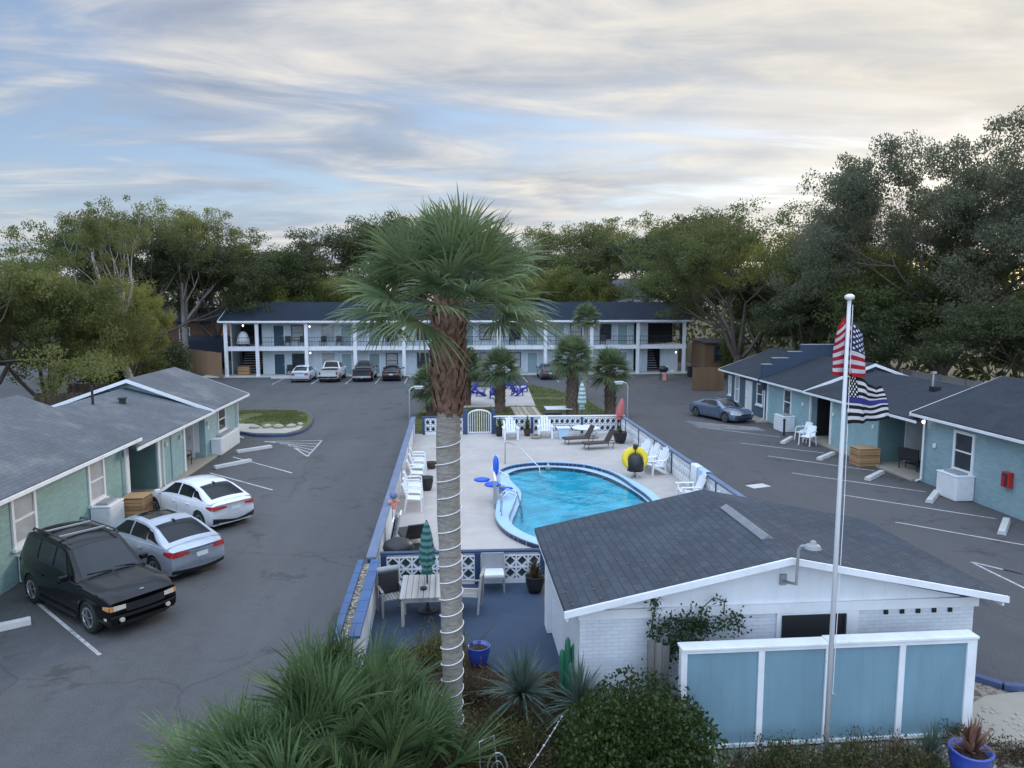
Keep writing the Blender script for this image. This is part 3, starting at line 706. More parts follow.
for x in (-22.63+.6,-19.02,-14.24,-9.46,-4.62,.21,4.95,9.73,14.52,19.35,24.24):
    b = MB(); b.box(x-.17,x+.17,75.02,75.196,0,5.5); b.box(x-.2,x+.2,75.0,75.198,0,.25); b.build('column', M['white'], mt)
cx = [-21.92,-19.02,-14.24,-9.46,-4.62,.21,4.95,9.73,14.52,19.35,24.24]
for a, c in zip(cx, cx[1:]):
    b = MB()
    for z in (3.95,3.5): b.bar((a+.18,75.1,z),(c-.18,75.1,z),.045)
    n = int((c-a)/.28)
    for k in range(1,n): b.bar((a+(c-a)*k/n,75.1,3.06),(a+(c-a)*k/n,75.1,3.95),.022)
    b.build('railing', M['rail'], mt)
dm = ['tealdoor','greydoor','sagedoor','greydoor','sagedoor','greydoor','greydoor','greydoor']
for i in range(8):
    a = cx[i+1]; 
    for fl in (0,1):
        z0 = .1 if fl == 0 else 3.0
        flip = i % 2 == 1
        if i == 0: dx, wx = (1.2,2.2), (2.95,4.2)
        elif flip: dx, wx = (3.15,4.15), (1.2,2.45)
        else: dx, wx = (1.2,2.2), (2.85,4.1)
        door(mt,'-y',-YW,a+dx[0],a+dx[1],z0,z0+2.05,dm[i])
        pn = ['curtain','darkpane','curtain','darkpane','curtain','darkpane','curtain','darkpane'][i] if fl else ['curtain','darkpane','darkpane','curtain','curtain','darkpane','curtain','curtain'][(i+2) % 8]
        if i == 1 and fl: pn = 'curtain'
        window(mt,'-y',-YW,a+wx[0],a+wx[1],z0+.5,z0+2.1,frame='rail' if i not in (1,) else 'grey',pane=pn,fw=.09,sill=False)
for x, z in ((-20.5,5.12),(-14.0,5.0),(-14.0,2.35),(14.85,5.0),(23.6,2.2)):
    b = MB(); b.lathe((x,75.75,z),[(.02,-.12),(.06,-.06),(.085,0),(.06,.06),(.02,.09)],8); b.build('lit_lamp', M['lamp_on'], mt)
# stairs in the left end bay and the right end bay
for xs, nm in ((-21.4,-19.4),(21.2,23.8)):
    b = MB()
    for k in range(12): b.box(xs if xs < 0 else 21.1, nm if xs < 0 else 22.2, 77.4+k*.26, 77.7+k*.26, .12+k*.24, .2+k*.24)
    b.build('staircase', M['grey'], mt)

# ------------------------------------------------------------------ pool house in front
ph = thing('pool_house', 'white brick pool house with slate grey gable roof beside the patio', 'building', (6.05,14.8,0))
wallbox(ph,2.32,9.95,12.8,16.7,2.1,'whitebrick')
b = MB(); b.prism([(2.32,2.1),(6.05,2.97),(9.95,2.1)],'y',12.78,12.9); b.build('gable', M['whitewall'], ph)
b = MB(); b.prism([(2.32,2.1),(6.05,2.97),(9.95,2.1)],'y',16.55,16.68); b.build('gable', M['whitewall'], ph)
b = MB(); b.prism([(1.97,2.36),(6.05,3.22),(10.2,2.36),(10.2,2.27),(6.05,3.13),(1.97,2.27)],'y',12.32,17.02)
rf = b.build('roof', M['roof_p'], ph)
b = MB(); b.prism([(1.95,2.345),(6.05,3.205),(10.22,2.345),(10.22,2.225),(6.05,3.085),(1.95,2.225)],'y',12.26,12.316); b.box(1.99,2.03,12.33,17.0,2.15,2.262); b.box(10.14,10.18,12.33,17.0,2.15,2.262); b.build('fascia', M['white'], rf)
b = MB(); b.prism([(6.05-.13,3.205),(6.05,3.285),(6.05+.13,3.205)],'y',13.3,15.5); b.build('ridge_vent', M['vent'], rf)
b = MB(); b.box(2.28,9.99,12.72,12.776,1.98,2.16); b.build('trim_band', M['white'], ph)
b = MB(); b.box(6.03,7.62,12.74,12.796,1.2,2.0); w = b.build('serving_window', M['white'], ph)
b = MB(); b.box(6.12,7.36,12.70,12.738,1.25,1.93); b.build('opening', M['dark'], w)
b = MB(); b.box(7.30,7.34,12.66,12.698,1.3,1.9); b.build('latch', M['rail'], w)
for k in range(5):
    b = MB(); b.box(8.14+k*.32,8.22+k*.32,12.77,12.797,1.86,1.94); b.build('vent_hole', M['dark'], ph)
b = MB(); b.box(2.30,2.5,16.72,16.86,.02,2.1); b.box(2.2,2.32,16.4,16.86,.02,2.1); b.build('corner_post', M['white'], ph)
b = MB(); b.cbox((6.12,12.76,2.62),(.12,.06,.2)); b.tube([(6.12,12.7,2.6),(6.10,12.2,2.75),(6.08,12.15,3.2),(6.08,12.13,3.40),(6.11,12.1,3.48),(6.19,12.06,3.5)],.028,8)
la = b.build('wall_light', M['grey'], ph, smooth=False)
b = MB(); b.lathe((6.29,12.04,3.46),[(.08,.0),(.15,.0),(.12,.055),(.07,.08),(.04,.13),(.02,.14)],12); b.build('lamp_head', M['grey'], la)

# ------------------------------------------------------------------ privacy fence
pf = thing('privacy_fence', 'pale blue board fence with white frame in front of the pool house', 'fence', (6.5,11.75,0))
xs = [3.92,5.28,6.48,7.82,9.1]
for i, (a, c) in enumerate(zip(xs, xs[1:])):
    b = MB(); b.box(a+.06,c-.06,11.70,11.74,.12,1.84); b.build('panel', M['panel'], pf)
for i, x in enumerate(xs):
    w = .09 if i == 4 else .055
    b = MB(); b.box(x-w,x+w,11.66,11.80,0,1.86); b.build('post', M['white'], pf, bevel=.008)
b = MB(); b.box(3.86,6.46,11.62,11.90,1.864,1.905); b.box(6.463,9.2,11.63,11.92,1.87,1.92); b.build('cap_board', M['white'], pf, bevel=.008)
b = MB(); b.box(3.9,9.1,11.655,11.785,.06,.118); b.box(3.9,9.1,11.655,11.698,1.80,1.86); b.build('rail', M['white'], pf)
# old grey gate boards beside the vine
t = thing('wood_screen', 'narrow weathered grey board screen under the vine beside the privacy fence', 'screen', (3.62,12.4,0))
for k in range(3): b = MB(); b.box(3.46+k*.135,3.585+k*.135,12.3,12.34,.05,1.75-.06*k); b.build('board', M['oldboard'], t)
# ------------------------------------------------------------------ vehicles
def interp(pts, x):
    if x <= pts[0][0]: return pts[0][1]
    for (a, za), (c, zc) in zip(pts, pts[1:]):
        if x <= c:
            t = (x-a)/(c-a); return za + (zc-za)*t
    return pts[-1][1]
def sm(pts, x, w=.10):
    return sum(interp(pts, x+w*k) for k in (-1,-.5,0,.5,1))/5
class Car:
    def __init__(s, L, W, belt, deck, roof, wheels, Rw, zg, tumble=.38, endround=.16, rear_rake=.10, front_rake=.22, sides=(), shield=None, rearg=None, boxy=6., sw=.10):
        s.__dict__.update(locals())
    def hw(s, x):
        u = abs(x)/(s.L/2); return s.W/2*(1-.13*u**s.boxy)
    def deform(s, p):
        x, y, z = p; h = s.L/2; t = max(0., min(1., (abs(x)-(h-.55))/.55)); sg = 1 if x > 0 else -1
        rk = s.front_rake if x > 0 else s.rear_rake
        d = s.endround*(y/(s.W/2))**2*1.1 + max(0, z-.62)*rk + max(0, .40-z)*.45
        return (x - sg*t*d, y, z)
    def zs(s, x): return sm(s.belt, x, s.sw)
    def zd(s, x): return sm(s.deck, x, s.sw)
    def zr(s, x): return sm(s.roof, x, .05)
    def zb(s, x):
        Ra = s.Rw+.06
        for w in s.wheels:
            d = abs(x-w)
            if d < Ra: return max(s.zg, s.Rw + math.sqrt(Ra*Ra-d*d))
        return s.zg
    def side(s, x, z):                      # half width of the body at height z
        hw = s.hw(x); b = s.zg; t = (z-b)/max(.05, s.zs(x)-b)
        return hw*interp([(0,.93),(.15,.985),(.5,1.),(.85,.985),(1.,.93)], t)
    def body(s):
        xs = [-s.L/2+s.L*i/44 for i in range(45)]
        Ra = s.Rw+.06
        for w in s.wheels: xs += [w+Ra*math.cos(math.pi*k/12) for k in range(13)] + [w-Ra-.004, w+Ra+.004]
        xs = sorted(set(round(x,4) for x in xs if abs(x) <= s.L/2))
        b = MB(); rows = []
        for x in xs:
            hw = s.hw(x); zb = s.zb(x); zs = s.zs(x); zd = s.zd(x); half = []
            for t in (0,.15,.4,.62,.82,.93,1.):
                z = zb+(zs-zb)*t; half.append((s.side(x, z) if t < 1 else hw*.935, z))
            half += [(hw*.86, zs+(zd-zs)*.45), (hw*.5, zd), (0, zd+.012)]
            r = [(x, -y, z) for y, z in half] + [(x, y, z) for y, z in reversed(half[:-1])]
            rows.append([s.deform(p) for p in r])
        b.grid(rows)
        n = len(rows[0]); m = len(rows)
        for i in range(m-1): b.f.append((i*n, (i+1)*n, (i+1)*n+n-1, i*n+n-1))
        for ri in (0, m-1):
            for k in range(n//2-1): b.f.append((ri*n+k, ri*n+k+1, ri*n+n-2-k, ri*n+n-1-k) if ri == 0 else (ri*n+n-1-k, ri*n+n-2-k, ri*n+k+1, ri*n+k))
            k = n//2-1; b.f.append((ri*n+k, ri*n+k+1, ri*n+k+2))
        return b
    def G(s, x, t):                         # greenhouse surface, t 0..0.6 side, .6..1 roof
        zb = s.zd(x)-.0; zr = max(s.zr(x), zb+.002); yb = s.hw(x)*.925; z0 = s.zs(x)-.01
        if s.zr(x) < z0+.01: z0 = zb
        yt = yb - s.tumble*(zr-z0) - .03
        if t <= .6:
            u = t/.6; return Vector((x, yb+(yt-yb)*u + .02*math.sin(u*math.pi), z0+(zr-.035-z0)*u))
        u = (t-.6)/.4; e = 1-(1-u)**2
        return Vector((x, yt*(1-u), zr-.035+.05*e))
    def house(s):
        x0, x1 = s.roof[0][0], s.roof[-1][0]; b = MB(); rows = []
        ts = [0,.15,.3,.45,.56,.6,.66,.75,.88,1.]
        for i in range(41):
            x = x0+(x1-x0)*i/40; h = [s.G(x, t) for t in ts]
            rows.append([(p.x,-p.y,p.z) for p in h]+[(p.x,p.y,p.z) for p in reversed(h[:-1])])
        b.grid(rows); return b
    def gpatch(s, xa, xb, ta, tb, sg=1, off=.008, n=8, m=5, slant=(0,0)):
        b = MB(); rows = []
        for i in range(n+1):
            row = []
            for j in range(m+1):
                t = ta+(tb-ta)*j/m
                u = i/n; a = xa+slant[0]*j/m; c = xb+slant[1]*j/m; x = a+(c-a)*u
                p = s.G(x, t); e = .01
                d1 = s.G(x+e, t)-s.G(x-e, t); d2 = s.G(x, min(1, t+e))-s.G(x, max(0, t-e))
                nn = d1.cross(d2); nn = nn.normalized() if nn.length > 1e-9 else Vector((0,0,1))
                if nn.y < 0 and t < .6: nn = -nn
                if nn.z < 0 and t >= .6: nn = -nn
                p = p+nn*off; row.append((p.x, p.y*sg, p.z))
            rows.append(row)
        b.grid(rows); return b
    def endpatch(s, sg, y0, y1, z0, z1, off=.012, n=6, b=None, zs=None):
        b = b or MB(); rows = []
        for i in range(n+1):
            y = y0+(y1-y0)*i/n; row = []
            za, zc = (z0, z1) if zs is None else zs(i/n)
            for j in range(4):
                z = za+(zc-za)*j/3; p = s.deform((sg*s.L/2, y, z)); row.append((p[0]+sg*off, p[1], p[2]))
            rows.append(row)
        b.grid(rows); return b
    def sidepatch(s, x0, x1, z0, z1, sg, off=.01, n=6, b=None, zs=None):
        b = b or MB(); rows = []
        for i in range(n+1):
            x = x0+(x1-x0)*i/n; row = []
            za, zc = (z0, z1) if zs is None else zs(i/n)
            for j in range(4):
                z = za+(zc-za)*j/3; p = s.deform((x, s.side(x, z)+off, z)); row.append((p[0], p[1]*sg, p[2]))
            rows.append(row)
        b.grid(rows); return b
def make_car(name, label, cat, loc, head, C, pm, glassm='glass', group=None, extras=None, seams=True, house_mat=None):
    t = thing(name, label, cat, (*loc, .0), head, group)
    L = lambda b, n, m, par=t, **k: b.build(n, M[m] if isinstance(m, str) else m, par, local=True, **k)
    body = L(C.body(), 'body', pm, smooth=True); md = body.modifiers.new('Edge', 'EDGE_SPLIT'); md.split_angle = R(42)
    cab = L(C.house(), 'cabin', house_mat or pm, smooth=True); md = cab.modifiers.new('Edge', 'EDGE_SPLIT'); md.split_angle = R(38)
    if C.shield:
        b = C.gpatch(*C.shield,.66,1.,1); q = C.gpatch(*C.shield,.66,1.,-1); b.add(q.v, q.f); L(b, 'windscreen', glassm, smooth=True)
    if C.rearg:
        b = C.gpatch(*C.rearg,.66,1.,1); q = C.gpatch(*C.rearg,.66,1.,-1); b.add(q.v, q.f); L(b, 'rear_window', glassm, smooth=True)
    for sg in (1,-1):
        for (xa, xb, ta, tb, sl) in C.sides: L(C.gpatch(xa,xb,ta,tb,sg,slant=sl), 'side_window', glassm, smooth=True)
    b = MB(); b.box(-C.L/2+.35, C.L/2-.35, -C.W/2+.26, C.W/2-.26, .16, .62)
    for w in C.wheels: b.box(w-C.Rw-.05, w+C.Rw+.05, -C.W/2+.05, C.W/2-.05, .3, C.Rw*2+.04)
    L(b, 'underbody', 'dark')
    for w in C.wheels:
        for sg in (1,-1):
            y = sg*(C.W/2-.115)
            pr = [(.62,-.09),(.9,-.105),(1.,-.07),(1.,.07),(.9,.105),(.62,.09)]
            b = MB(); b.tube_rings([[(w+r*C.Rw*math.cos(2*math.pi*k/24), y+sg*d, C.Rw+r*C.Rw*math.sin(2*math.pi*k/24)) for k in range(24)] for r, d in pr], True)
            wh = L(b, 'wheel', 'tyre', smooth=False)
            b = MB(); b.tube_rings([[(w+r*C.Rw*math.cos(2*math.pi*k/20), y+sg*d, C.Rw+r*C.Rw*math.sin(2*math.pi*k/20)) for k in range(20)] for r, d in ((.66,.075),(.66,.102),(.58,.105),(.56,.085))], True)
            for k in range(5):
                a = 2*math.pi*k/5+.3; c = (w, y+sg*.094, C.Rw)
                b.bar(c, (w+.6*C.Rw*math.cos(a), y+sg*.094, C.Rw+.6*C.Rw*math.sin(a)), .075, .02)
            L(b, 'rim', 'rim', wh)
    if seams:
        for sg in (1,-1):
            for x in (C.wheels[1]-C.Rw-.14, (C.wheels[0]+C.wheels[1])/2-.08):
                L(C.sidepatch(x, x+.016, C.zg+.12, C.zs(x)-.03, sg, .004, 1), 'door_seam', 'dark')
        for sg in (1,-1):
            for x in ((C.wheels[0]+C.wheels[1])/2+.02, C.wheels[0]+C.Rw+.22):
                b = MB(); y = C.side(x+.08, C.zs(x)-.12); b.cbox((x+.08, sg*(y+.02), C.zs(x)-.13), (.17,.035,.032))
                L(b, 'door_handle', pm, bevel=.008)
    for sg in (1,-1):
        xm = C.shield[1]-.30 if C.shield else .6
        b = MB(); y = C.hw(xm)*.95; b.cbox((xm, sg*(y+.10), C.zs(xm)+.10), (.13,.20,.14)); L(b, 'mirror', pm, bevel=.03)
    if extras: extras(C, t, L)
    return t
def plate(C, L, sg, z0, z1, w=.17, m='plate', n='number_plate'):
    L(C.endpatch(sg,-w,w,z0,z1,.02,2), n, m)
# near black estate SUV
SUV = Car(4.9,1.84,[(-2.45,1.0),(-2.2,1.05),(.75,1.05),(1.2,1.02),(2.1,.96),(2.45,.84)],[(-2.45,1.04),(.7,1.10),(1.1,1.12),(1.9,1.07),(2.3,.99),(2.45,.86)],
  [(-2.42,1.08),(-2.36,1.35),(-2.15,1.70),(-1.9,1.79),(-.8,1.82),(-.1,1.79),(.15,1.72),(.92,1.09)],(-1.46,1.50),.38,.32,.24,.13,.05,.06,
  sides=((-2.0,-1.2,.16,.52,(.05,0)),(-1.1,-.35,.14,.53,(0,0)),(-.25,.56,.14,.53,(0,-.42))), shield=(.20,.88), rearg=(-2.38,-2.2))
def suv_x(C, t, L):
    for sg in (1,-1):
        L(C.endpatch(1, sg*.46, sg*.72, .66, .82, .018, 5, None, lambda u: (.70-.02*u, .80)), 'headlight', 'amber'); b = MB(); C.endpatch(1, sg*.725, sg*.80, .66, .82, .016, 3, b, lambda u: (.68, .80)); C.sidepatch(2.22, 2.44, .67, .80, sg, .012, 4, b, lambda u: (.72-.04*u, .795)); L(b, 'corner_lamp', 'orange')
        b = MB(); y = sg*.55; x = C.deform((2.45,y,.45))[0]; b.tube([(x-.02,y,.45),(x+.03,y,.45)], .055, 10); L(b, 'fog_lamp', 'amber')
        b = MB(); C.sidepatch(2.25, 2.36, .46, .52, sg, .012, 2, b); L(b, 'marker_lamp', 'amber')
        b = MB(); C.endpatch(-1, sg*.66, sg*.79, .75, 1.02, .012, 3, b); L(b, 'taillight', 'red')
        b = MB(); b.tube([(-1.9,sg*.58,1.79),(-1.8,sg*.58,1.86),(.0,sg*.58,1.875),(.15,sg*.58,1.80)], .022, 6); L(b, 'roof_rail', 'black')
        b = MB(); b.box(-.95,1.0,sg*.86-.07,sg*.86+.07,.26,.32); L(b, 'running_board', 'black')
    b = MB()
    for x in (-1.25,-.5): b.box(x-.03,x+.03,-.57,.57,1.84,1.875)
    L(b, 'roof_rack', 'grey')
    L(C.endpatch(1,-.46,.46,.62,.80,.012,6), 'grille', 'dark')
    b = MB(); [C.endpatch(1,-.45,.45,.635+.05*k,.650+.05*k,.02,6,b) for k in range(4)]; L(b, 'grille_bar', 'black')
    b = MB(); rows = []
    C.endpatch(1,-.79,.79,.50,.57,.014,10,b); C.endpatch(1,-.60,.60,.30,.40,.012,8,b); L(b, 'bumper', paint('black_bumper', (.012,.012,.013), .35, .3))
    b = MB(); b.cbox((2.28,0,.985),(.05,.09,.02)); L(b, 'bonnet_badge', 'steel')
    b = MB(); b.bar((.84,-.55,1.18),(.90,.0,1.15),.018); b.bar((.84,.1,1.18),(.90,.6,1.14),.018); L(b, 'wiper', 'black')
pblack = paint('black_car_paint', (.005,.005,.006), .2, .18, 0., .3)
make_car('parked_car','black SUV with roof rack parked nearest on the left','car',(-9.07,18.98),R(-40),SUV,pblack,'glass',None,suv_x)
SED = dict(sides=((-1.62,-.98,.20,.50,(.48,.06)),(-.92,-.1,.13,.535,(0,0)),(-.02,1.02,.13,.535,(0,-.62))))
def sedan(**k):
    d = dict(L=4.75,W=1.85,belt=[(-2.38,.84),(-2.1,.95),(-1.2,.96),(1.0,.90),(1.9,.80),(2.38,.60)],deck=[(-2.38,.88),(-2.2,1.0),(-1.3,1.03),(.9,.97),(1.6,.90),(2.15,.76),(2.38,.62)],
      roof=[(-2.0,.99),(-1.75,1.10),(-1.15,1.34),(-.6,1.445),(.0,1.47),(.4,1.43),(.7,1.33),(1.38,.95)],wheels=(-1.40,1.42),Rw=.325,zg=.20,tumble=.42,endround=.24,rear_rake=.18,front_rake=.3,
      shield=(.62,1.34),rearg=(-1.80,-.95),sides=SED['sides']); d.update(k); return Car(**d)
def sed_rear(style):
    def f(C, t, L):
        for sg in (1,-1):
            if style == 'silver':
                b = MB(); C.endpatch(-1, sg*.36, sg*.80, .74, .88, .022, 8, b, lambda u: (.775-.055*u, .855+.025*u)); C.sidepatch(-2.365,-1.98,.74,.86, sg, .016, 6, b, lambda u: (.72+.09*u, .88))
            else:
                b = MB(); C.endpatch(-1, sg*.34, sg*.78, .74, .88, .022, 8, b, lambda u: (.81-.08*u, .87+.005*u)); C.sidepatch(-2.29,-1.92,.74,.86, sg, .016, 6, b, lambda u: (.73+.10*u, .875))
            L(b, 'taillight', 'red')
            b = MB(); C.endpatch(1, sg*.45, sg*.78, .56, .68, .016, 4, b); C.sidepatch(1.95,2.25,.58,.70,sg,.012,4,b); L(b, 'headlight', 'amber')
        plate(C, L, -1, .66 if style == 'silver' else .72, .78 if style == 'silver' else .83)
        if style == 'silver':
            b = MB(); C.endpatch(-1,-.36,.36,.845,.868,.024,6,b); L(b, 'chrome_strip', 'chrome')
            b = MB(); C.endpatch(-1,-.80,.80,.24,.36,.012,8,b); L(b, 'rear_valance', 'dark')
            b = MB(); C.endpatch(-1,-.66,.66,.385,.41,.02,8,b); L(b, 'bumper_strip', 'steel')
        else:
            b = MB(); C.endpatch(-1,-.78,.78,.30,.46,.014,8,b,lambda u: (.28, .38+.10*abs(u-.5)*2)); L(b, 'rear_valance', 'black')
            b = MB(); C.endpatch(-1,-.60,.60,.275,.315,.024,8,b); L(b, 'bumper_strip', 'whiteplastic')
        b = MB(); b.cbox((-.95,0,1.42),(.16,.03,.06)); L(b, 'roof_aerial', 'black', bevel=.01)
        if style == 'silver': L(C.gpatch(-.45,.30,.72,1.,1,.012), 'sunroof', 'glasstint'); L(C.gpatch(-.45,.30,.72,1.,-1,.012), 'sunroof', 'glasstint')
    return f
make_car('parked_car','silver sedan with black sunroof parked beside the black SUV','car',(-8.78,22.25),R(140),sedan(),paint('silver_car_paint',(.43,.47,.53),.25,.8,.35),'glasstint',None,sed_rear('silver'))
make_car('parked_car','white sedan on the left, second car beyond the black SUV','car',(-9.0,26.7),R(139),sedan(L=4.6,W=1.8),paint('white_car_paint',(.74,.75,.78),.22,.8),'glasstint',None,sed_rear('white'))
# grey blue coupe on the right
COUPE = Car(4.7,1.78,[(-2.35,.86),(-1.2,.92),(.8,.88),(1.8,.76),(2.35,.56)],[(-2.35,.90),(-1.3,.98),(.8,.94),(1.6,.84),(2.1,.70),(2.35,.58)],
  [(-1.75,.95),(-1.0,1.24),(-.5,1.34),(.1,1.35),(.45,1.28),(1.15,.92)],(-1.35,1.35),.32,.19,.40,.24,.18,.3,sides=((-1.05,-.42,.18,.5,(.3,.05)),(-.36,.85,.14,.53,(0,-.5))),shield=(.38,1.1),rearg=(-1.65,-.8))
def coupe_x(C, t, L):
    for sg in (1,-1):
        b = MB(); C.endpatch(1, sg*.42, sg*.76, .54, .66, .016, 4, b); C.sidepatch(1.9,2.2,.56,.68,sg,.012,4,b); L(b, 'headlight', 'amber')
    L(C.endpatch(1,-.30,.30,.52,.60,.018,4), 'grille', 'dark'); L(C.endpatch(1,-.6,.6,.26,.36,.014,6), 'air_intake', 'dark')
make_car('parked_car','metallic blue grey coupe parked by the slate blue room on the right','car',(17.55,46.5),R(-68),COUPE,paint('blue_grey_car_paint',(.15,.19,.27),.2,.9,.4),'glass',None,coupe_x)
# the row in front of the far block
grp = 'cars parked nose in at the far motel'
def rear_x(C, t, L):
    for sg in (1,-1):
        b = MB(); C.endpatch(-1, sg*.46, sg*.77, .70, .86, .016, 4, b); L(b, 'taillight', 'red')
    plate(C, L, -1, .62, .74)
    L(C.endpatch(-1,-.8,.8,.24,.36,.014,6), 'rear_valance', 'dark')
make_car('parked_car','white sedan in the far row, parked left of the white pickup','car',(-13.95,71.9),R(90),sedan(L=4.5,W=1.78),paint('far_white_paint',(.62,.66,.70),.25,.7),'glasstint',grp,rear_x)
def pickup(name, label, loc, pm, bright):
    C = Car(5.6,1.95,[(-2.8,1.06),(1.0,1.06),(2.3,.98),(2.8,.80)],[(-2.8,1.08),(1.0,1.12),(2.2,1.06),(2.6,.96),(2.8,.82)],
      [(-.75,1.09),(-.68,1.5),(-.5,1.78),(.2,1.82),(.75,1.76),(1.5,1.1)],(-1.7,1.72),.39,.36,.30,.12,.03,.12,sides=((-.52,.22,.14,.53,(0,0)),(.3,1.05,.14,.53,(0,-.42))),shield=(.72,1.42),rearg=(-.72,-.48))
    def x(C, t, L):
        for sg in (1,-1):
            L(C.endpatch(-1, sg*.70, sg*.84, .74, 1.0, .016, 3), 'taillight', 'red')
        b = MB(); b.box(-2.62,-.85,-.78,.78,1.085,1.13); L(b, 'bed_liner', 'dark')
        b = MB()
        for sg in (1,-1): b.box(-2.74,-.8,sg*.84-.05,sg*.84+.05,1.06,1.17)
        b.box(-2.74,-2.66,-.84,.84,1.06,1.15); L(b, 'bed_rail', pm)
        L(C.endpatch(-1,-.84,.84,.42,.60,.05,6), 'rear_bumper', 'steel' if bright else 'black'); plate(C, L, -1, .46, .57, .15); 
        b = MB(); b.box(-2.98,-2.8,-.04,.04,.36,.46); L(b, 'tow_hitch', 'steel')
    return make_car(name, label, 'pickup', loc, R(90), C, pm, 'glasstint', grp, x)
pickup('pickup_truck','white pickup truck in the far row between a white sedan and a dark pickup',(-11.3,72.3),paint('pickup_white_paint',(.66,.66,.64),.3,.6),False)
pickup('pickup_truck','dark green grey pickup truck in the far row, right of the white pickup',(-8.25,72.5),paint('pickup_dark_paint',(.022,.03,.032),.25,.8),True)
make_car('parked_car','black sedan in the far row, right of the dark pickup','car',(-5.55,72.3),R(90),sedan(L=4.6,W=1.8),paint('far_black_paint',(.013,.013,.016),.2,.9),'glasstint',grp,rear_x)
make_car('parked_car','dark car half hidden behind the blue chairs and small palm','car',(2.4,71.5),R(90),sedan(L=4.6,W=1.8),paint('far_dark_paint',(.016,.02,.022),.25,.8),'glasstint',grp,rear_x)
make_car('parked_car','dark grey car behind the double palm at the far motel','car',(9.6,72.2),R(90),sedan(L=4.6,W=1.8),paint('far_grey_paint',(.05,.055,.06),.25,.8),'glasstint',grp,rear_x)
make_car('parked_car','white car glimpsed behind the tall oak trunk at the far left','car',(-36.2,80.),R(20),sedan(),paint('distant_white_paint',(.66,.68,.72),.25,.7),'glasstint',None,rear_x)

# ------------------------------------------------------------------ wheel stops
def stop_mb(L=1.9):
    b = MB(); b.prism([(-.14,0),(.14,0),(.10,.15),(-.10,.15)],'x',-L/2,L/2); return b
first = None
stops = [((-10.22,35.1),(1.22,1.37),'concrete wheel stop on the left between the white sedan and the hatched bay, nearer one'),
 ((-10.12,38.55),(1.32,1.16),'concrete wheel stop by the white planter box of the left wing'),
 ((-10.95,17.5),(1.25,.8),'concrete wheel stop cut by the left photo edge, beside the black SUV'),
 ((-11.0,30.9),(1.2,1.3),'concrete wheel stop hidden in front of the white sedan'),
 ((18.4,38.6),(1.56,1.88),'concrete wheel stop at the hatched bay by the coupe, farthest on the right'),
 ((18.45,34.45),(1.65,1.49),'concrete wheel stop on the right before the flagpole, level with the white chair'),
 ((18.55,30.4),(1.54,1.35),'concrete wheel stop on the right nearest the wooden crate'),
 ((18.87,26.9),(1.62,1.77),'concrete wheel stop beside the white box under the near right window'),
 ((18.8,23.05),(1.6,1.75),'concrete wheel stop on the right nearest the camera, below the red cabinet')]
for (x, y), d, lab in stops:
    a = math.atan2(d[1], d[0])
    if first is None:
        first = stop_mb().build('wheel_stop', M['wheelstop'], bevel=.015)
        o = first
    else: o = first.copy(); COL.objects.link(o)
    o.location = (x, y, .004); o.rotation_euler = (0,0,a); tag(o, lab, 'wheel stop', 'concrete wheel stops')
b = stop_mb(2.2); o = b.build('wheel_stop', M['wheelstop']); o.location = (-16.4,73.9,0); tag(o,'long pale wheel stop in front of the first dark teal door of the far motel','wheel stop','concrete wheel stops')
for x, lab in ((-3.,'pale wheel stop left of the palm trunk at the far motel'),(17.2,'pale wheel stop at the far motel right of the small palms')):
    o = o.copy(); COL.objects.link(o); o.location = (x,73.9,0); tag(o,lab,'wheel stop','concrete wheel stops')

# ------------------------------------------------------------------ boxes, crates, bins
def ac_box(label, x0, x1, y0, y1, h, slats=True, sx=-1):
    t = thing('utility_box', label, 'box', ((x0+x1)/2,(y0+y1)/2,0))
    b = MB(); b.box(x0,x1,y0,y1,.02,h); b.build('cabinet', M['whiteplastic'], t, bevel=.015)
    b = MB(); b.box(x0-.03,x1+.03,y0-.03,y1+.03,h+.003,h+.05); b.build('lid', M['white'], t, bevel=.01)
    b = MB(); n = int((y1-y0)/.09); xf = x1 if sx > 0 else x0
    for k in range(n): b.box(xf+.004 if sx > 0 else xf-.02, xf+.02 if sx > 0 else xf-.004, y0+.04+k*.09, y0+.10+k*.09, .08, h-.06)
    n = int((x1-x0)/.09)
    for k in range(n): b.box(x0+.03+k*.09, x0+.09+k*.09, y0-.02, y0-.004, .08, h-.06)
    b.build('slats', M['white'], t)
    b = MB(); b.cbox(((x0+x1)/2,(y0+y1)/2,h+.09),((x1-x0)*.6,(y1-y0)*.7,.07)); b.build('unit_top', M['grey'], t, bevel=.01)
    return t
ac_box('white slatted box under the window between the black SUV and wooden crate', -11.88,-11.25,24.85,25.85,.92,sx=1)
ac_box('small white slatted box behind the tail of the black SUV', -11.88,-11.3,20.7,21.6,.75,sx=1)
ac_box('long white picket box at the far end of the left teal wing', -11.88,-11.4,37.3,40.6,.80,sx=1)
ac_box('white cabinet under the near window of the right teal wall', 19.35,20.08,26.3,27.45,.95)
ac_box('white slatted box by the pale teal corner near the coupe', 19.3,20.08,41.2,42.3,.9)
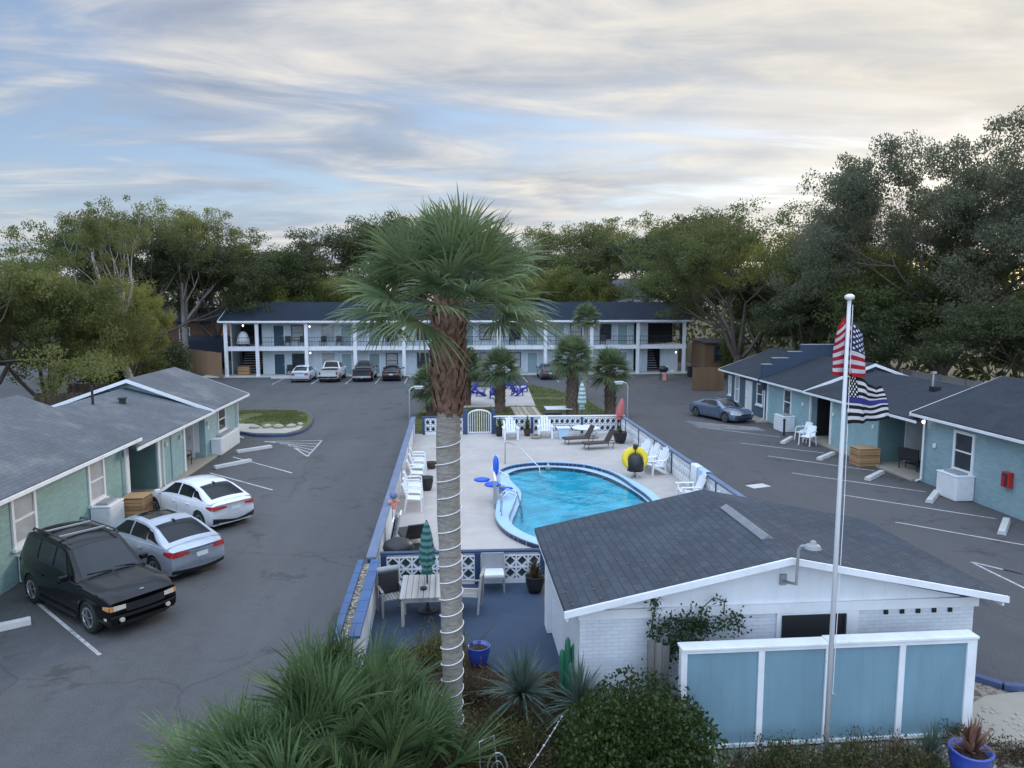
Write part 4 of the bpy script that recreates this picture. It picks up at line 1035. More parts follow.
def crate(label, x0, x1, y0, y1, h):
    t = thing('wooden_crate', label, 'crate', ((x0+x1)/2,(y0+y1)/2,0), 0, 'slatted wooden crates')
    b = MB(); b.box(x0+.025,x1-.025,y0+.025,y1-.025,.0,h-.03); b.build('liner', M['dark'], t)
    b = MB(); n = 6; s = (h-.06)/n
    for k in range(n):
        z0 = .02+k*s; b.box(x0,x1,y0,y0+.02,z0,z0+s*.86); b.box(x0,x1,y1-.02,y1,z0,z0+s*.86); b.box(x0,x0+.02,y0+.022,y1-.022,z0,z0+s*.86); b.box(x1-.02,x1,y0+.022,y1-.022,z0,z0+s*.86)
    b.build('slats', M['pine'], t)
    for x in (x0-.012,x1+.012-.06):
        for y in (y0-.012,y1+.012-.06): b = MB(); b.box(x,x+.06,y,y+.06,0,h-.03); b.build('corner_post', M['pine'], t)
    b = MB(); n = 5; w = (x1-x0+.06)/n
    for k in range(n): b.box(x0-.03+k*w, x0-.03+k*w+w*.94, y0-.03, y1+.03, h-.028, h)
    b.build('lid', M['pine'], t)
crate('slatted wooden crate beside the white box on the left, near the silver sedan', -11.42,-10.7,26.15,26.9,.9)
crate('slatted wooden crate against the pale teal wall on the right, near the flagpole', 18.9,19.9,32.3,33.1,.85)
crate('small wooden crate in the stairwell bay at the far left of the motel', -21.3,-20.2,76.2,76.9,1.0)
t = thing('waste_bin', 'black wheeled bin by the right end of the far motel', 'bin', (24.0,71.9,0))
b = MB(); b.prism([(-.28,.05),(.28,.05),(.33,1.0),(-.33,1.0)],'y',-.3,.3); b.build('tub', M['black'], t, local=True, bevel=.03)
b = MB(); b.cbox((0,0,1.04),(.74,.72,.07)); b.build('lid', M['black'], t, local=True, bevel=.02)
t = thing('barbecue_grill', 'covered kettle grill with pink cloth standing before the motel end bay', 'grill', (20.4,69.3,0))
b = MB(); [b.bar((x,y,0),(x*.8,y*.8,.8),.05) for x in (-.3,.3) for y in (-.2,.2)]; b.build('stand', M['rail'], t, local=True)
b = MB(); b.lathe((0,0,.75),[(.1,0),(.42,.12),(.5,.3),(.44,.5),(.2,.62),(.03,.66)],14); b.build('lid', M['black'], t, local=True, smooth=True)
b = MB(); b.cbox((.75,0,.85),(.6,.5,.06)); b.build('side_table', M['whiteplastic'], t, local=True, bevel=.01)
b = MB(); b.prism([(-.2,0),(.2,0),(.14,.75),(-.12,.8)],'y',-.5,-.44); b.build('cloth', M['pinklt'], t, local=True)
# ------------------------------------------------------------------ furniture
def adirondack(name, label, m, group, loc=(0,0,0), rz=0.):
    """front faces -Y"""
    t = thing(name, label, 'chair', loc, rz, group)
    L = lambda b, n, **k: b.build(n, M[m], t, local=True, **k)
    b = MB()
    for k in range(5):
        x = (k-2)*.115; top = .98-.045*(k-2)**2
        b.bar((x,.24,.28),(x*1.12,.24+.30*(top-.28)/.7,top+.0),.10,.02)
    L(b, 'backrest', bevel=.006)
    b = MB()
    for k in range(5): b.cbox((0,-.28+k*.115,.36-.02*k),(.56,.10,.022),0,0,R(-9))
    L(b, 'seat', bevel=.005)
    for sx in (-1,1):
        b = MB(); b.cbox((sx*.34,-.06,.55),(.13,.66,.025)); L(b, 'armrest', bevel=.008)
        b = MB(); b.bar((sx*.32,-.32,0),(sx*.32,-.30,.54),.05,.09); L(b, 'leg', bevel=.006)
        b = MB(); b.bar((sx*.31,.40,0),(sx*.31,-.30,.38),.03,.11); L(b, 'leg', bevel=.006)
        b = MB(); b.bar((sx*.33,.28,.02),(sx*.33,.22,.54),.045,.07); L(b, 'leg', bevel=.006)
    return t
wa = adirondack('adirondack_chair','white adirondack chair at the back wall, left one beside the gate','whiteplastic','white chairs round the pool deck',(3.32,40.6,0),R(3)); wa.scale = (1.15,1.15,1.2)
def put(src, lab, x, y, rz, sc_=None): return dup(src,(x,y,src.location.z),rz,lab,sc_)
put(wa,'white adirondack chair at the back wall, right one between the posts',5.3,40.85,R(-3))
put(wa,'white adirondack chair by the right wall, farthest of three behind the yellow float',8.75,33.7,R(-72))
put(wa,'white adirondack chair by the right wall, middle of three behind the yellow float',8.95,32.75,R(-72))
put(wa,'white adirondack chair by the right wall, nearest of three behind the yellow float',9.1,31.85,R(-72))
put(wa,'white adirondack chair by the right wall near the shower towel',9.15,27.2,R(-90))
def stack_chair(label, loc, rz, group):
    t = thing('patio_chair', label, 'chair', loc, rz, group)
    L = lambda b, n, **k: b.build(n, M['whiteplastic'], t, local=True, **k)
    b = MB(); rows = []
    for i in range(9):
        u = i/8; rows.append([(x*(.23-.02*u), .22+.13*u+.05*(1-x*x), .42+.46*u) for x in (-1,-.6,-.2,.2,.6,1)])
    b.grid(rows); o = L(b, 'backrest'); md = o.modifiers.new('Solid','SOLIDIFY'); md.thickness = .022
    b = MB(); b.cbox((0,0,.42),(.48,.46,.03),0,0,R(4)); L(b, 'seat', bevel=.012)
    for sx in (-1,1):
        b = MB(); b.tube([(sx*.27,-.24,.0),(sx*.26,-.2,.63),(sx*.27,-.10,.66),(sx*.25,.27,.66)],[.028,.024,.03,.026],6); L(b, 'armrest')
        b = MB(); b.tube([(sx*.25,.30,.0),(sx*.23,.24,.45)],.026,6); L(b, 'leg')
    return t
g2 = 'white plastic chairs along the left pool wall'
c0_ = stack_chair('white plastic chair by the left wall, nearest to the camera of six',(-1.35,26.9,0),R(88),g2); c0_.scale = (1.2,1.2,1.15)
for i,(x,y,a,lab) in enumerate([(-1.38,27.8,90,'white plastic chair by the left wall, second from the camera of six'),(-1.42,28.8,92,'white plastic chair by the left wall, third from the camera of six'),(-1.42,30.9,92,'white plastic chair by the left wall, right beyond the dark pot'),
   (-1.40,32.2,90,'white plastic chair by the left wall, second beyond the dark pot'),(-1.42,33.5,94,'white plastic chair by the left wall, farthest from the camera of six')]):
    put(c0_,lab,x,y,R(a))
put(c0_,'white plastic chair in front of the porch opening on the right wing',19.0,37.5,R(-60))
put(c0_,'white plastic chair beside the porch post on the right wing, farther one',19.35,38.7,R(-75))
# blue chairs round the fire pit
ba = adirondack('adirondack_chair','royal blue adirondack chair at the fire pit, leftmost of six','royal','blue chairs round the fire pit',(1.75,60.3,0),R(-60))
for x, y, a, lab in [(2.45,58.9,-100,'royal blue adirondack chair at the fire pit, second from the left'),(3.8,64.2,0,'royal blue adirondack chair at the fire pit, farthest one at the back'),
    (3.45,57.4,175,'royal blue adirondack chair at the fire pit with its back to the pool'),(5.35,58.9,120,'royal blue adirondack chair at the fire pit, right front one'),
    (6.1,61.4,80,'royal blue adirondack chair at the fire pit, rightmost one'),(5.2,63.4,40,'royal blue adirondack chair at the fire pit, right rear one')]: put(ba,lab,x,y,R(a),1.05)
t = thing('fire_pit','round grey metal fire pit between the blue chairs','fire pit',(3.9,60.6,0))
b = MB(); b.lathe((0,0,0),[(.3,.05),(.5,.3),(.55,.42),(.5,.42),(.4,.3)],16); b.build('bowl', M['rail'], t, local=True, smooth=True)
b = MB(); [b.bar((.4*math.cos(a),.4*math.sin(a),0),(.35*math.cos(a),.35*math.sin(a),.3),.04) for a in (0,2.1,4.2)]; b.build('leg', M['rail'], t, local=True)
# loungers
def lounger(label, loc, rz, m, fm, group=None, lift=.62):
    t = thing('sun_lounger', label, 'lounger', loc, rz, group)
    L = lambda b, n, mm=m, **k: b.build(n, M[mm], t, local=True, **k)
    b = MB(); b.cbox((-.35,0,.33),(1.25,.62,.05)); b.cbox((-.98,0,.30),(.12,.62,.05)); L(b,'seat',bevel=.015)
    b = MB(); c, s_ = math.cos(lift), math.sin(lift); b.cbox((.28+.36*c,0,.34+.36*s_),(.74,.62,.05),0,-lift); L(b,'backrest',bevel=.015)
    for sy in (-1,1):
        b = MB(); b.tube([(-1.0,sy*.33,.30),(.85,sy*.33,.32)],.022,6); L(b,'frame',fm)
        for x in (-.8,.55): b = MB(); b.tube([(x,sy*.33,.3),(x-.04,sy*.31,0)],.02,6); L(b,'leg',fm)
    b = MB(); b.tube([(.55,-.3,.3),(.75,-.3,.62),(.75,.3,.62),(.55,.3,.3)],.014,5); L(b,'prop',fm)
    return t
gl_ = 'dark sun loungers on the deck'
lounger('brown sun lounger with raised back behind the pool, left rear one',(7.05,39.0,0),R(8),'bronze','bronze',gl_,1.05)
lounger('brown sun lounger with raised back behind the pool, right front one',(7.85,37.6,0),R(10),'bronze','bronze',gl_,1.05)
lounger('black sun lounger beside the left wall, tipped back near the patio',(-1.25,22.9,0),R(-72),'black','black',gl_,.9)
lounger('black sun lounger lying flat next to the green umbrella',(-.75,21.2,0),R(-78),'black','black',gl_,.15)
# outdoor tables
t = thing('patio_table','weathered slatted table on the blue patio behind the palm trunk','table',(-.55,17.6,0))
b = MB()
for k in range(9): b.box(-1.25+k*.14,-1.12+k*.14,17.0,18.5,.70,.735)
b.build('tabletop', M['greywood'], t, bevel=.006)
b = MB(); b.box(-1.2,.0,17.05,18.45,.60,.697); b.build('apron', M['greywood'], t)
for x in (-1.18,-.06):
    for y in (17.08,18.4): b = MB(); b.box(x-.04,x+.04,y-.04,y+.04,.006,.62); b.build('leg', M['greywood'], t)
b = MB(); b.lathe((-.7,17.5,.738),[(.07,0),(.09,.05),(.07,.05)],10); b.build('ashtray', M['dark'], t)
def slat_chair(label, loc, rz, cushion=True):
    t = thing('slatted_chair', label, 'chair', loc, rz, 'wooden chairs at the patio table')
    L = lambda b, n, mm='greywood', **k: b.build(n, M[mm], t, local=True, **k)
    b = MB()
    for k in range(6): b.box(-.25+k*.085,-.18+k*.085,-.26,.24,.42,.445)
    L(b,'seat')
    b = MB()
    for k in range(5): b.bar((-.2+k*.1,.26,.46),(-.2+k*.1,.34,1.0),.06,.02)
    b.bar((-.27,.35,1.0),(.27,.35,1.0),.08,.03); L(b,'backrest')
    for sx in (-1,1):
        b = MB(); b.bar((sx*.28,-.25,0),(sx*.28,-.25,.64),.05); L(b,'leg')
        b = MB(); b.bar((sx*.28,.26,0),(sx*.28,.34,1.0),.05); L(b,'leg')
        b = MB(); b.bar((sx*.28,-.28,.65),(sx*.28,.3,.66),.06,.03); L(b,'armrest')
    if cushion:
        b = MB(); b.cbox((0,.22,.72),(.52,.10,.55),0,0,R(-8)); L(b,'back_cushion','black',bevel=.04)
        b = MB(); b.cbox((0,.30,1.03),(.56,.16,.12),0,0,R(-8)); L(b,'headrest','grey',bevel=.05)
    return t
slat_chair('weathered slatted chair with a black back cushion at the patio table',(-1.52,17.9,.006),R(20))
slat_chair('weathered slatted chair tucked behind the palm trunk at the patio table',(.42,17.9,.006),R(-100),False)
t = thing('cushioned_chair','grey patio chair with white cushion before the pierced wall','chair',(1.1,19.15,.006))
b = MB(); b.cbox((0,0,.40),(.62,.55,.05)); b.cbox((0,.26,.66),(.62,.05,.55)); b.build('frame', M['grey'], t, local=True)
b = MB(); b.cbox((0,-.02,.47),(.58,.5,.10)); b.build('cushion', M['whiteplastic'], t, local=True, bevel=.03)
for sx in (-1,1):
    for y in (-.24,.25): b = MB(); b.bar((sx*.28,y,0),(sx*.28,y,.4),.04); b.build('leg', M['grey'], t, local=True)
t = thing('picnic_table','white folding table on the lawn beside the double palm','table',(7.0,47.2,0))
b = MB(); b.cbox((0,0,.73),(1.75,1.35,.05)); b.build('tabletop', M['whiteplastic'], t, local=True, bevel=.015)
for x in (-.7,.7): b = MB(); b.tube([(x,-.55,0),(x,-.5,.7),(x,.5,.7),(x,.55,0)],.022,6); b.build('leg', M['grey'], t, local=True)
t = thing('storage_box','black lidded box on the lawn beside the white folding table','box',(6.3,44.8,0))
b = MB(); b.cbox((0,0,.4),(1.0,.6,.75)); b.build('bin', M['black'], t, local=True, bevel=.03)
b = MB(); b.cbox((0,0,.80),(1.06,.66,.06)); b.build('lid', M['black'], t, local=True, bevel=.02)
t = thing('side_table','low white table behind the brown loungers','table',(7.6,40.8,0))
b = MB(); b.lathe((0,0,.52),[(.05,0),(.78,0),(.8,.03),(.76,.05)],18); b.build('tabletop', M['whiteplastic'], t, local=True)
for a in (0.5,2.,3.6,5.2): b = MB(); b.tube([(.55*math.cos(a),.45*math.sin(a),0),(.5*math.cos(a),.4*math.sin(a),.52)],.025,6); b.build('leg', M['whiteplastic'], t, local=True)
t = thing('bucket','pale blue square tub with open top behind the pool','tub',(6.25,40.4,0))
b = MB(); b.prism([(-.22,0),(.22,0),(.33,.62),(-.33,.62)],'y',-.26,.26); b.build('tub', M['coping'], t, local=True, bevel=.02)
b = MB(); b.cbox((0,0,.64),(.74,.6,.05)); b.build('rim', M['white'], t, local=True, bevel=.01)
# closed umbrellas
def umbrella(label, loc, m, h, r, base=True, pole='rail', tilt=0.):
    t = thing('closed_umbrella', label, 'umbrella', loc)
    t.rotation_euler = (0, tilt, 0)
    b = MB(); b.tube([(0,0,0),(0,0,h)],.022,8); b.build('pole', M[pole], t, local=True)
    b = MB(); n = 16; prof = [(.55,.45),(.52,1.),(.60,1.05),(.72,.95),(.84,.75),(.94,.45),(1.,.1)]
    b.tube_rings([[(r*k2*(1+.35*math.cos(8*2*math.pi*k/n)*(1-q))*math.cos(2*math.pi*k/n), r*k2*(1+.35*math.cos(8*2*math.pi*k/n)*(1-q))*math.sin(2*math.pi*k/n), h*q) for k in range(n)] for q, k2 in [(.42,.75)]+prof], True)
    b.build('canopy', M[m], t, local=True)
    if base: b = MB(); b.lathe((0,0,0),[(.25,0),(.26,.05),(.06,.09),(.03,.2)],14); b.build('base', M['rail'], t, local=True)
    return t
umbrella('closed dark green striped umbrella through the patio table', (-.62,17.9,.0),'umbrella_green',2.35,.17)
umbrella('closed pale green striped umbrella behind the back wall by the double palm', (7.85,43.4,0),'umbrella_pale',2.9,.22)
umbrella('closed faded red umbrella leaning at the back right corner of the pool wall', (9.5,41.4,0),'pink',2.15,.20,True,'rail',R(9))
# pots
def pot(label, loc, r, h, m, plant=None, seed=1, ph_=.6, spread=.45):
    t = thing('plant_pot', label, 'pot', loc)
    b = MB(); b.lathe((0,0,0),[(r*.62,0),(r*.8,h*.3),(r*.98,h*.75),(r*.93,h*.92),(r*1.02,h),(r*.88,h),(r*.86,h*.85)],20); b.build('pot', M[m], t, local=True, smooth=True)
    b = MB(); b.lathe((0,0,h*.84),[(r*.86,0),(r*.3,.03)],14); b.build('soil', M['mulch'], t, local=True)
    if plant:
        rr = random.Random(seed); b = MB()
        for i in range(70):
            a = rr.uniform(0,6.28); e = rr.uniform(.3,1.5); l = ph_*rr.uniform(.6,1.)
            d = Vector((math.cos(a)*math.cos(e)*spread*1.6, math.sin(a)*math.cos(e)*spread*1.6, math.sin(e))); s_ = Vector((-math.sin(a),math.cos(a),0))*.022
            p = Vector((0,0,h*.85)); q = p+d*l*.55; w = p+d*l+Vector((0,0,-.12*l*(1.5-e)))
            b.add([p-s_,p+s_,q+s_*1.3,q-s_*1.3,w],[(0,1,2,3),(3,2,4)])
        b.build('plant', M[plant], t, local=True, fix=False)
    return t
pot('blue glazed pot with a spiky reddish plant at the bottom right', (8.30,10.5,.0), .33,.60,'potblue','redplant',4,.75,.42)
pot('blue glazed pot without tall plant in the bottom right corner', (9.75,10.6,.0), .34,.5,'potblue','dryplant',9,.25)
pot('blue glazed pot with bare soil beside the big palm on the patio', (.55,15.05,.006), .25,.44,'potblue')
pot('dark pot with a leafy plant beside the left white adirondack chair', (2.78,41.5,.0), .28,.5,'black','leaf_oak',5,.8)
pot('dark pot with a thin upright plant between the two white chairs', (4.35,41.4,.0), .22,.42,'bronze','leaf_oak',6,1.,.2)
pot('black square-shouldered pot in the back right corner of the deck', (9.15,38.9,.0), .38,.62,'black','leaf_oak',7,.45)
pot('dark pot between the white plastic chairs on the left', (-1.0,29.8,.0), .28,.55,'black')
pot('low brown pot beside the far white plastic chair on the left', (-.9,33.7,.0), .26,.3,'bronze')
pot('black round pot against the pierced wall by the pool house', (2.2,18.9,.006), .26,.45,'black','dryplant',12,.6)
pot('pale stone bowl in front of the thin potted plant', (4.75,40.6,.0), .32,.22,'rock')
# float and cover by the three chairs
t = thing('pool_float','yellow inflatable ring leaning on a black covered stand by the pool','float',(8.05,31.3,0))
b = MB(); n = 26; rings_ = []
for i in range(n):
    a = 2*math.pi*i/n; c = Vector((.50*math.cos(a), .12*math.sin(a)+.05, .90+.40*math.sin(a))); rad = Vector((math.cos(a), .2*math.sin(a), math.sin(a)))
    rings_.append([tuple(c+rad*.19*math.cos(2*math.pi*k/10)+Vector((0,1,0))*.17*math.sin(2*math.pi*k/10)) for k in range(10)])
b.tube_rings(rings_+[rings_[0]], False); b.build('ring', M['yellow'], t, local=True, smooth=True)
b = MB(); b.lathe((0,-.05,.28),[(.05,0),(.42,.05),(.44,.45),(.36,.72),(.2,.86),(.03,.9)],16); b.build('cover', M['black'], t, local=True, smooth=True)
b = MB(); b.tube([(0,0,0),(0,0,1.45)],.03,8); b.lathe((0,0,1.38),[(.05,0),(.13,.06),(.12,.2),(.03,.26)],10); b.build('stand', M['black'], t, local=True)
b = MB(); [b.bar((0,0,.2),(.35*math.cos(a),.35*math.sin(a),.02),.04) for a in (.3,1.9,3.4,5.)]; b.build('foot', M['white'], t, local=True)
t.scale = (.86,.86,.90)
# pool lift with blue seat
def pad(b, c, r):
    c = Vector(c); n = 14
    b.tube_rings([[c+Vector((r[0]*math.sin(q)*math.cos(2*math.pi*k/n), r[1]*math.sin(q)*math.sin(2*math.pi*k/n), -r[2]*math.cos(q))) for k in range(n)] for q in (.15,.5,.9,1.3,1.85,2.25,2.65,3.)], True)
t = thing('pool_lift','pool access lift with bright blue seat on the left pool edge','lift',(1.62,27.6,0))
b = MB(); b.tube([(1.62,26.9,0),(1.62,26.9,1.05)],.06,10); b.build('mast', M['grey'], t)
b = MB(); b.bar((1.65,26.9,1.0),(1.62,28.3,1.25),.08); b.tube([(1.72,27.9,1.25),(2.2,27.7,1.05),(2.2,27.6,.8)],.03,6); b.build('arm', M['whiteplastic'], t)
b = MB(); b.cbox((1.80,28.1,1.25),(.14,.44,1.0),0,R(-6)); b.build('backrest', M['whiteplastic'], t, bevel=.05)
b = MB(); pad(b,(1.72,27.9,1.42),(.12,.22,.40)); b.build('back_pad', M['bluebright'], t, smooth=True)
b = MB(); pad(b,(1.58,27.6,.74),(.33,.28,.10)); b.build('seat', M['bluebright'], t, smooth=True)
b = MB(); pad(b,(1.18,27.9,.86),(.32,.24,.09)); b.build('leg_rest', M['bluebright'], t, smooth=True)
b = MB(); pad(b,(2.1,27.5,.6),(.26,.12,.07)); b.build('foot_rest', M['bluebright'], t, smooth=True)
b = MB(); b.cbox((1.95,27.9,.45),(.25,.3,.3)); b.build('battery_box', M['grey'], t, bevel=.03)
# ladders and hand rails
t = thing('pool_ladder','steel pool ladder with two curved rails at the shallow end','ladder',(2.2,25.6,0))
for dy in (0,.5):
    b = MB(); b.tube([(1.75,25.3+dy,.2),(1.78,25.32+dy,.85),(2.0,25.4+dy,1.0),(2.35,25.45+dy,.85),(2.52,25.5+dy,.2),(2.52,25.5+dy,-.8)],.024,8); b.build('rail', M['chrome'], t, smooth=True)
for z in (-.15,-.4,-.65): b = MB(); b.cbox((2.52,25.75,z),(.1,.5,.03)); b.build('step', M['grey'], t)
t = thing('hand_rail','thin steel hand rail curving into the far end of the pool','rail',(3.0,33.4,0))
b = MB(); b.tube([(2.55,34.3,0),(2.55,34.25,1.0),(2.65,34.1,1.08),(3.1,33.6,1.02),(3.9,32.0,.35),(4.0,31.8,-.3)],.024,8); b.build('rail', M['chrome'], t, smooth=True)
t = thing('pool_thermometer','small pale yellow green float bobbing at the far pool edge','float',(4.45,33.1,0))
b = MB(); b.lathe((0,0,-.05),[(.02,0),(.14,.06),(.12,.18),(.05,.26),(.06,.34),(.02,.38)],12); b.build('buoy', M['umbrella_pale'], t, local=True, smooth=True)
# towels and toys
for nm, m, y, w_, d1, d2, lab in (('beach_towel','whiteplastic',28.6,.75,.95,.35,'white towel draped over the right pool wall'),('beach_towel','coping',27.75,.8,.9,.3,'pale blue towel draped over the right pool wall nearest the pool house')):
    t = thing(nm, lab, 'towel', (9.92,y,0), 0, 'towels on the right pool wall'); rr = random.Random(int(y*10)); rows = []
    for i in range(13):
        u = i/12; yy = y+(u-.5)*w_; rp = .025*math.sin(u*15+y); rows.append([(9.76+rp,yy+.05*(u-.5),1.09-d1),(9.765+rp*.7,yy,1.09-d1*.5),(9.77+rp*.3,yy,1.06),(9.80,yy,1.105),(9.92,yy,1.125+.02*abs(rp)),(10.06,yy,1.105),(10.09,yy,1.06),(10.10+rp,yy,1.09-d2)])
    b = MB(); b.grid(rows); o = b.build('cloth', M[m], t, smooth=True, fix=False); md = o.modifiers.new('Solid','SOLIDIFY'); md.thickness = .012
t = thing('beach_toy','coral and blue toy figure hanging on the left wall above the lounger','toy',(-1.9,24.1,0))
b = MB(); b.cbox((0,0,1.12),(.42,.08,.10),.3); b.cbox((0,0,1.02),(.16,.08,.3),.3); b.build('body', M['pinklt'], t, local=True, bevel=.03)
b = MB(); b.lathe((0,0,1.2),[(.04,0),(.13,.08),(.12,.2),(.04,.28)],10); b.build('hood', M['blue'], t, local=True, smooth=True)
t = thing('folded_chairs','stack of folded chairs leaning on the left wall by the black loungers','chair stack',(-1.85,22.4,0))
for k,(m,dy) in enumerate((('white',0),('black',.25),('grey',.5),('white',.75))): b = MB(); b.cbox((-.02+.06*k,-.4+dy,.62),(.05,.5,1.1),0,R(12)); b.build('folded_chair', M[m], t, local=True, bevel=.015)
t = thing('kettle_grill','round dark covered grill in the corner behind the patio wall','grill',(-1.5,20.4,0))
b = MB(); b.lathe((0,0,.55),[(.1,0),(.36,.1),(.45,.28),(.40,.42),(.2,.52),(.03,.55)],16); b.build('bowl', M['black'], t, local=True, smooth=True)
for a in (0.4,2.5,4.6): b = MB(); b.tube([(.3*math.cos(a),.3*math.sin(a),0),(.2*math.cos(a),.2*math.sin(a),.6)],.02,6); b.build('leg', M['rail'], t, local=True)
# chairs on the porch sides
t = thing('bench','black metal bench on the left porch before the white wall','bench',(-12.3,34.6,.1))
b = MB(); b.cbox((0,0,.45),(.5,1.0,.05)); b.build('seat', M['black'], t, local=True)
b = MB(); b.cbox((-.24,0,.75),(.05,1.0,.5)); b.build('backrest', M['black'], t, local=True)
for y in (-.45,.45): b = MB(); b.tube([(.22,y,0),(.22,y,.65),(-.22,y,.65),(-.22,y,0)],.025,6); b.build('leg', M['black'], t, local=True)
dup(t,(20.75,31.2,.1),R(20),'black metal bench on the right porch beside the white door')
# lamps on poles
def lamp_post(label, x, y, h, arm):
    t = thing('lamp_post', label, 'street lamp', (x,y,0))
    b = MB(); b.tube([(0,0,0),(0,0,h-.25),(arm*.12,0,h-.06),(arm*.3,0,h)],.045,8); b.build('pole', M['steel'], t, local=True)
    b = MB(); b.cbox((arm*.55,0,h),(.6,.26,.13)); b.build('lamp_head', M['steel'], t, local=True, bevel=.04)
    b = MB(); b.cbox((arm*.55,0,h-.085),(.4,.2,.04)); b.build('lens', M['whiteplastic'], t, local=True)
lamp_post('thin grey lamp post at the left pool wall beside the palm trunk',-2.45,44.2,2.55,1)
lamp_post('thin grey lamp post at the back right corner outside the pool wall',10.75,43.9,2.75,-1)
# far walkway chairs
t = thing('walkway_chair','dark chair on the upper walkway of the far motel beside the first teal door','chair',(-16.3,76.2,3.0),0,'chairs on the motel walkways')
b = MB(); b.cbox((0,0,.42),(.56,.52,.05)); b.build('seat', M['rail'], t, local=True)
b = MB(); b.cbox((0,.25,.72),(.56,.05,.6)); b.build('backrest', M['rail'], t, local=True)
for sx in (-.26,.26): b = MB(); b.tube([(sx,-.24,0),(sx,-.24,.62),(sx,.26,.62),(sx,.26,0)],.025,5); b.build('leg', M['rail'], t, local=True)
for x, z, lab in [(-14.9,3.0,'dark chair on the upper walkway under the first window'),(-12.8,3.0,'dark chair on the upper walkway under the lit window, left one'),(-11.2,3.0,'dark chair on the upper walkway under the lit window, right one'),
   (-6.2,3.0,'dark chair on the upper walkway behind the palm fronds'),(-16.2,.1,'dark chair at ground level beside the first teal door'),(-5.5,.1,'dark tall chair at ground level behind the black sedan'),
   (15.9,3.0,'dark chair on the upper walkway right of the tall palm'),(6.4,3.0,'dark chair on the upper walkway right of the big palm trunk')]: dup(t,(x,76.2,z),R(rnd.uniform(-20,20)),lab)
t = thing('cloth_cover','white sheet draped over a rack in the upper left end bay','sheet',(-20.7,76.5,3.0))
b = MB(); b.tube_rings([[(r*math.cos(2*math.pi*k/14)*(1+.12*math.sin(3*k)), r*.7*math.sin(2*math.pi*k/14), z) for k in range(14)] for r, z in ((.62,.25),(.58,.7),(.46,1.1),(.34,1.35),(.12,1.5))], True); b.build('sheet', M['whiteplastic'], t, local=True, smooth=True)
b = MB(); [b.bar((x,y,0),(x*.5,y*.5,1.2),.05) for x in (-.4,.4) for y in (-.2,.2)]; b.build('rack', M['rail'], t, local=True)
t = thing('bollard','short black post at the corner of the pale teal wall near the coupe','post',(19.0,40.3,0))
b = MB(); b.tube([(0,0,0),(0,0,.85)],.06,10); b.build('post', M['black'], t, local=True)
b = MB(); b.lathe((0,0,.85),[(.06,0),(.09,.03),(.07,.1),(.02,.13)],10); b.build('cap', M['black'], t, local=True)

# ------------------------------------------------------------------ flagpole
FX, FY = 6.28, 11.25
t = thing('flagpole','tall white flagpole with gold ball in front of the privacy fence','flagpole',(FX,FY,0))
b = MB(); b.tube([(0,0,0),(0,0,4),(0,0,7.78)],[.044,.038,.028],12); b.build('pole', plain('pole_paint', (.60,.60,.60), .4, .06, 2.), t, local=True, smooth=True)
b = MB(); b.lathe((0,0,7.76),[(.02,0),(.065,.03),(.078,.06),(.065,.09),(.02,.11)],14); b.build('finial', plain('finial_white', (.72,.70,.64), .35, .08, 3.), t, local=True, smooth=True)
b = MB(); b.tube([(.05,-.02,7.7),(.075,-.03,4.5),(.055,-.02,1.2)],.006,5); b.build('halyard', M['white'], t, local=True)
b = MB(); b.bar((.06,-.02,1.2),(.12,-.02,1.2),.03); b.build('cleat', M['steel'], t, local=True)
def flagmat(name, kind):
    m = NT(name); uv = m.coords('UV'); s1 = m.n('ShaderNodeSeparateXYZ'); m.l(uv, s1.inputs[0]); u, v = s1.outputs[0], s1.outputs[1]
    row = m.math('FLOOR', m.math('MULTIPLY', v, 13)); odd = m.math('MODULO', row, 2.)
    a, c = ((.42,.030,.045), (.62,.61,.61)) if kind == 'us' else ((.022,.022,.026), (.58,.58,.60))
    col = m.mix(odd, a, c)
    if kind != 'us':
        mid = m.math('MULTIPLY', m.math('GREATER_THAN', v, 5.6/13), m.math('LESS_THAN', v, 7.4/13)); col = m.mix(mid, col, (.05,.05,.20))
    can = m.math('MULTIPLY', m.math('LESS_THAN', u, .4 if kind == 'us' else .22), m.math('LESS_THAN', v, (7 if kind == 'us' else 5.6)/13))
    gx = m.math('MULTIPLY', u, 12/.4); gy = m.math('MULTIPLY', v, 10*13/7)
    ix = m.math('ROUND', gx); iy = m.math('ROUND', gy)
    par = m.math('LESS_THAN', m.math('MODULO', m.math('ADD', ix, iy), 2.), .5)
    dx = m.math('SUBTRACT', gx, ix); dy = m.math('SUBTRACT', gy, iy)
    dist = m.math('SQRT', m.math('ADD', m.math('MULTIPLY', dx, dx), m.math('MULTIPLY', dy, dy)))
    edge = m.math('MULTIPLY', m.math('MULTIPLY', m.math('GREATER_THAN', ix, .5), m.math('LESS_THAN', ix, 11.5)), m.math('MULTIPLY', m.math('GREATER_THAN', iy, .5), m.math('LESS_THAN', iy, 9.5)))
    star = m.math('MULTIPLY', m.math('MULTIPLY', m.math('LESS_THAN', dist, .42), par), edge)
    cc = m.mix(star, (.04,.045,.10) if kind == 'us' else (.012,.012,.014), (.7,.7,.7))
    col = m.mix(can, col, cc)
    d = m.n('ShaderNodeBsdfDiffuse'); m.l(col, d.inputs[0]); tr = m.n('ShaderNodeBsdfTranslucent'); m.l(col, tr.inputs[0])
    x = m.n('ShaderNodeMixShader', Fac=.3); m.l(d.outputs[0], x.inputs[1]); m.l(tr.outputs[0], x.inputs[2]); m.l(x.outputs[0], m.out.inputs[0]); return m.m
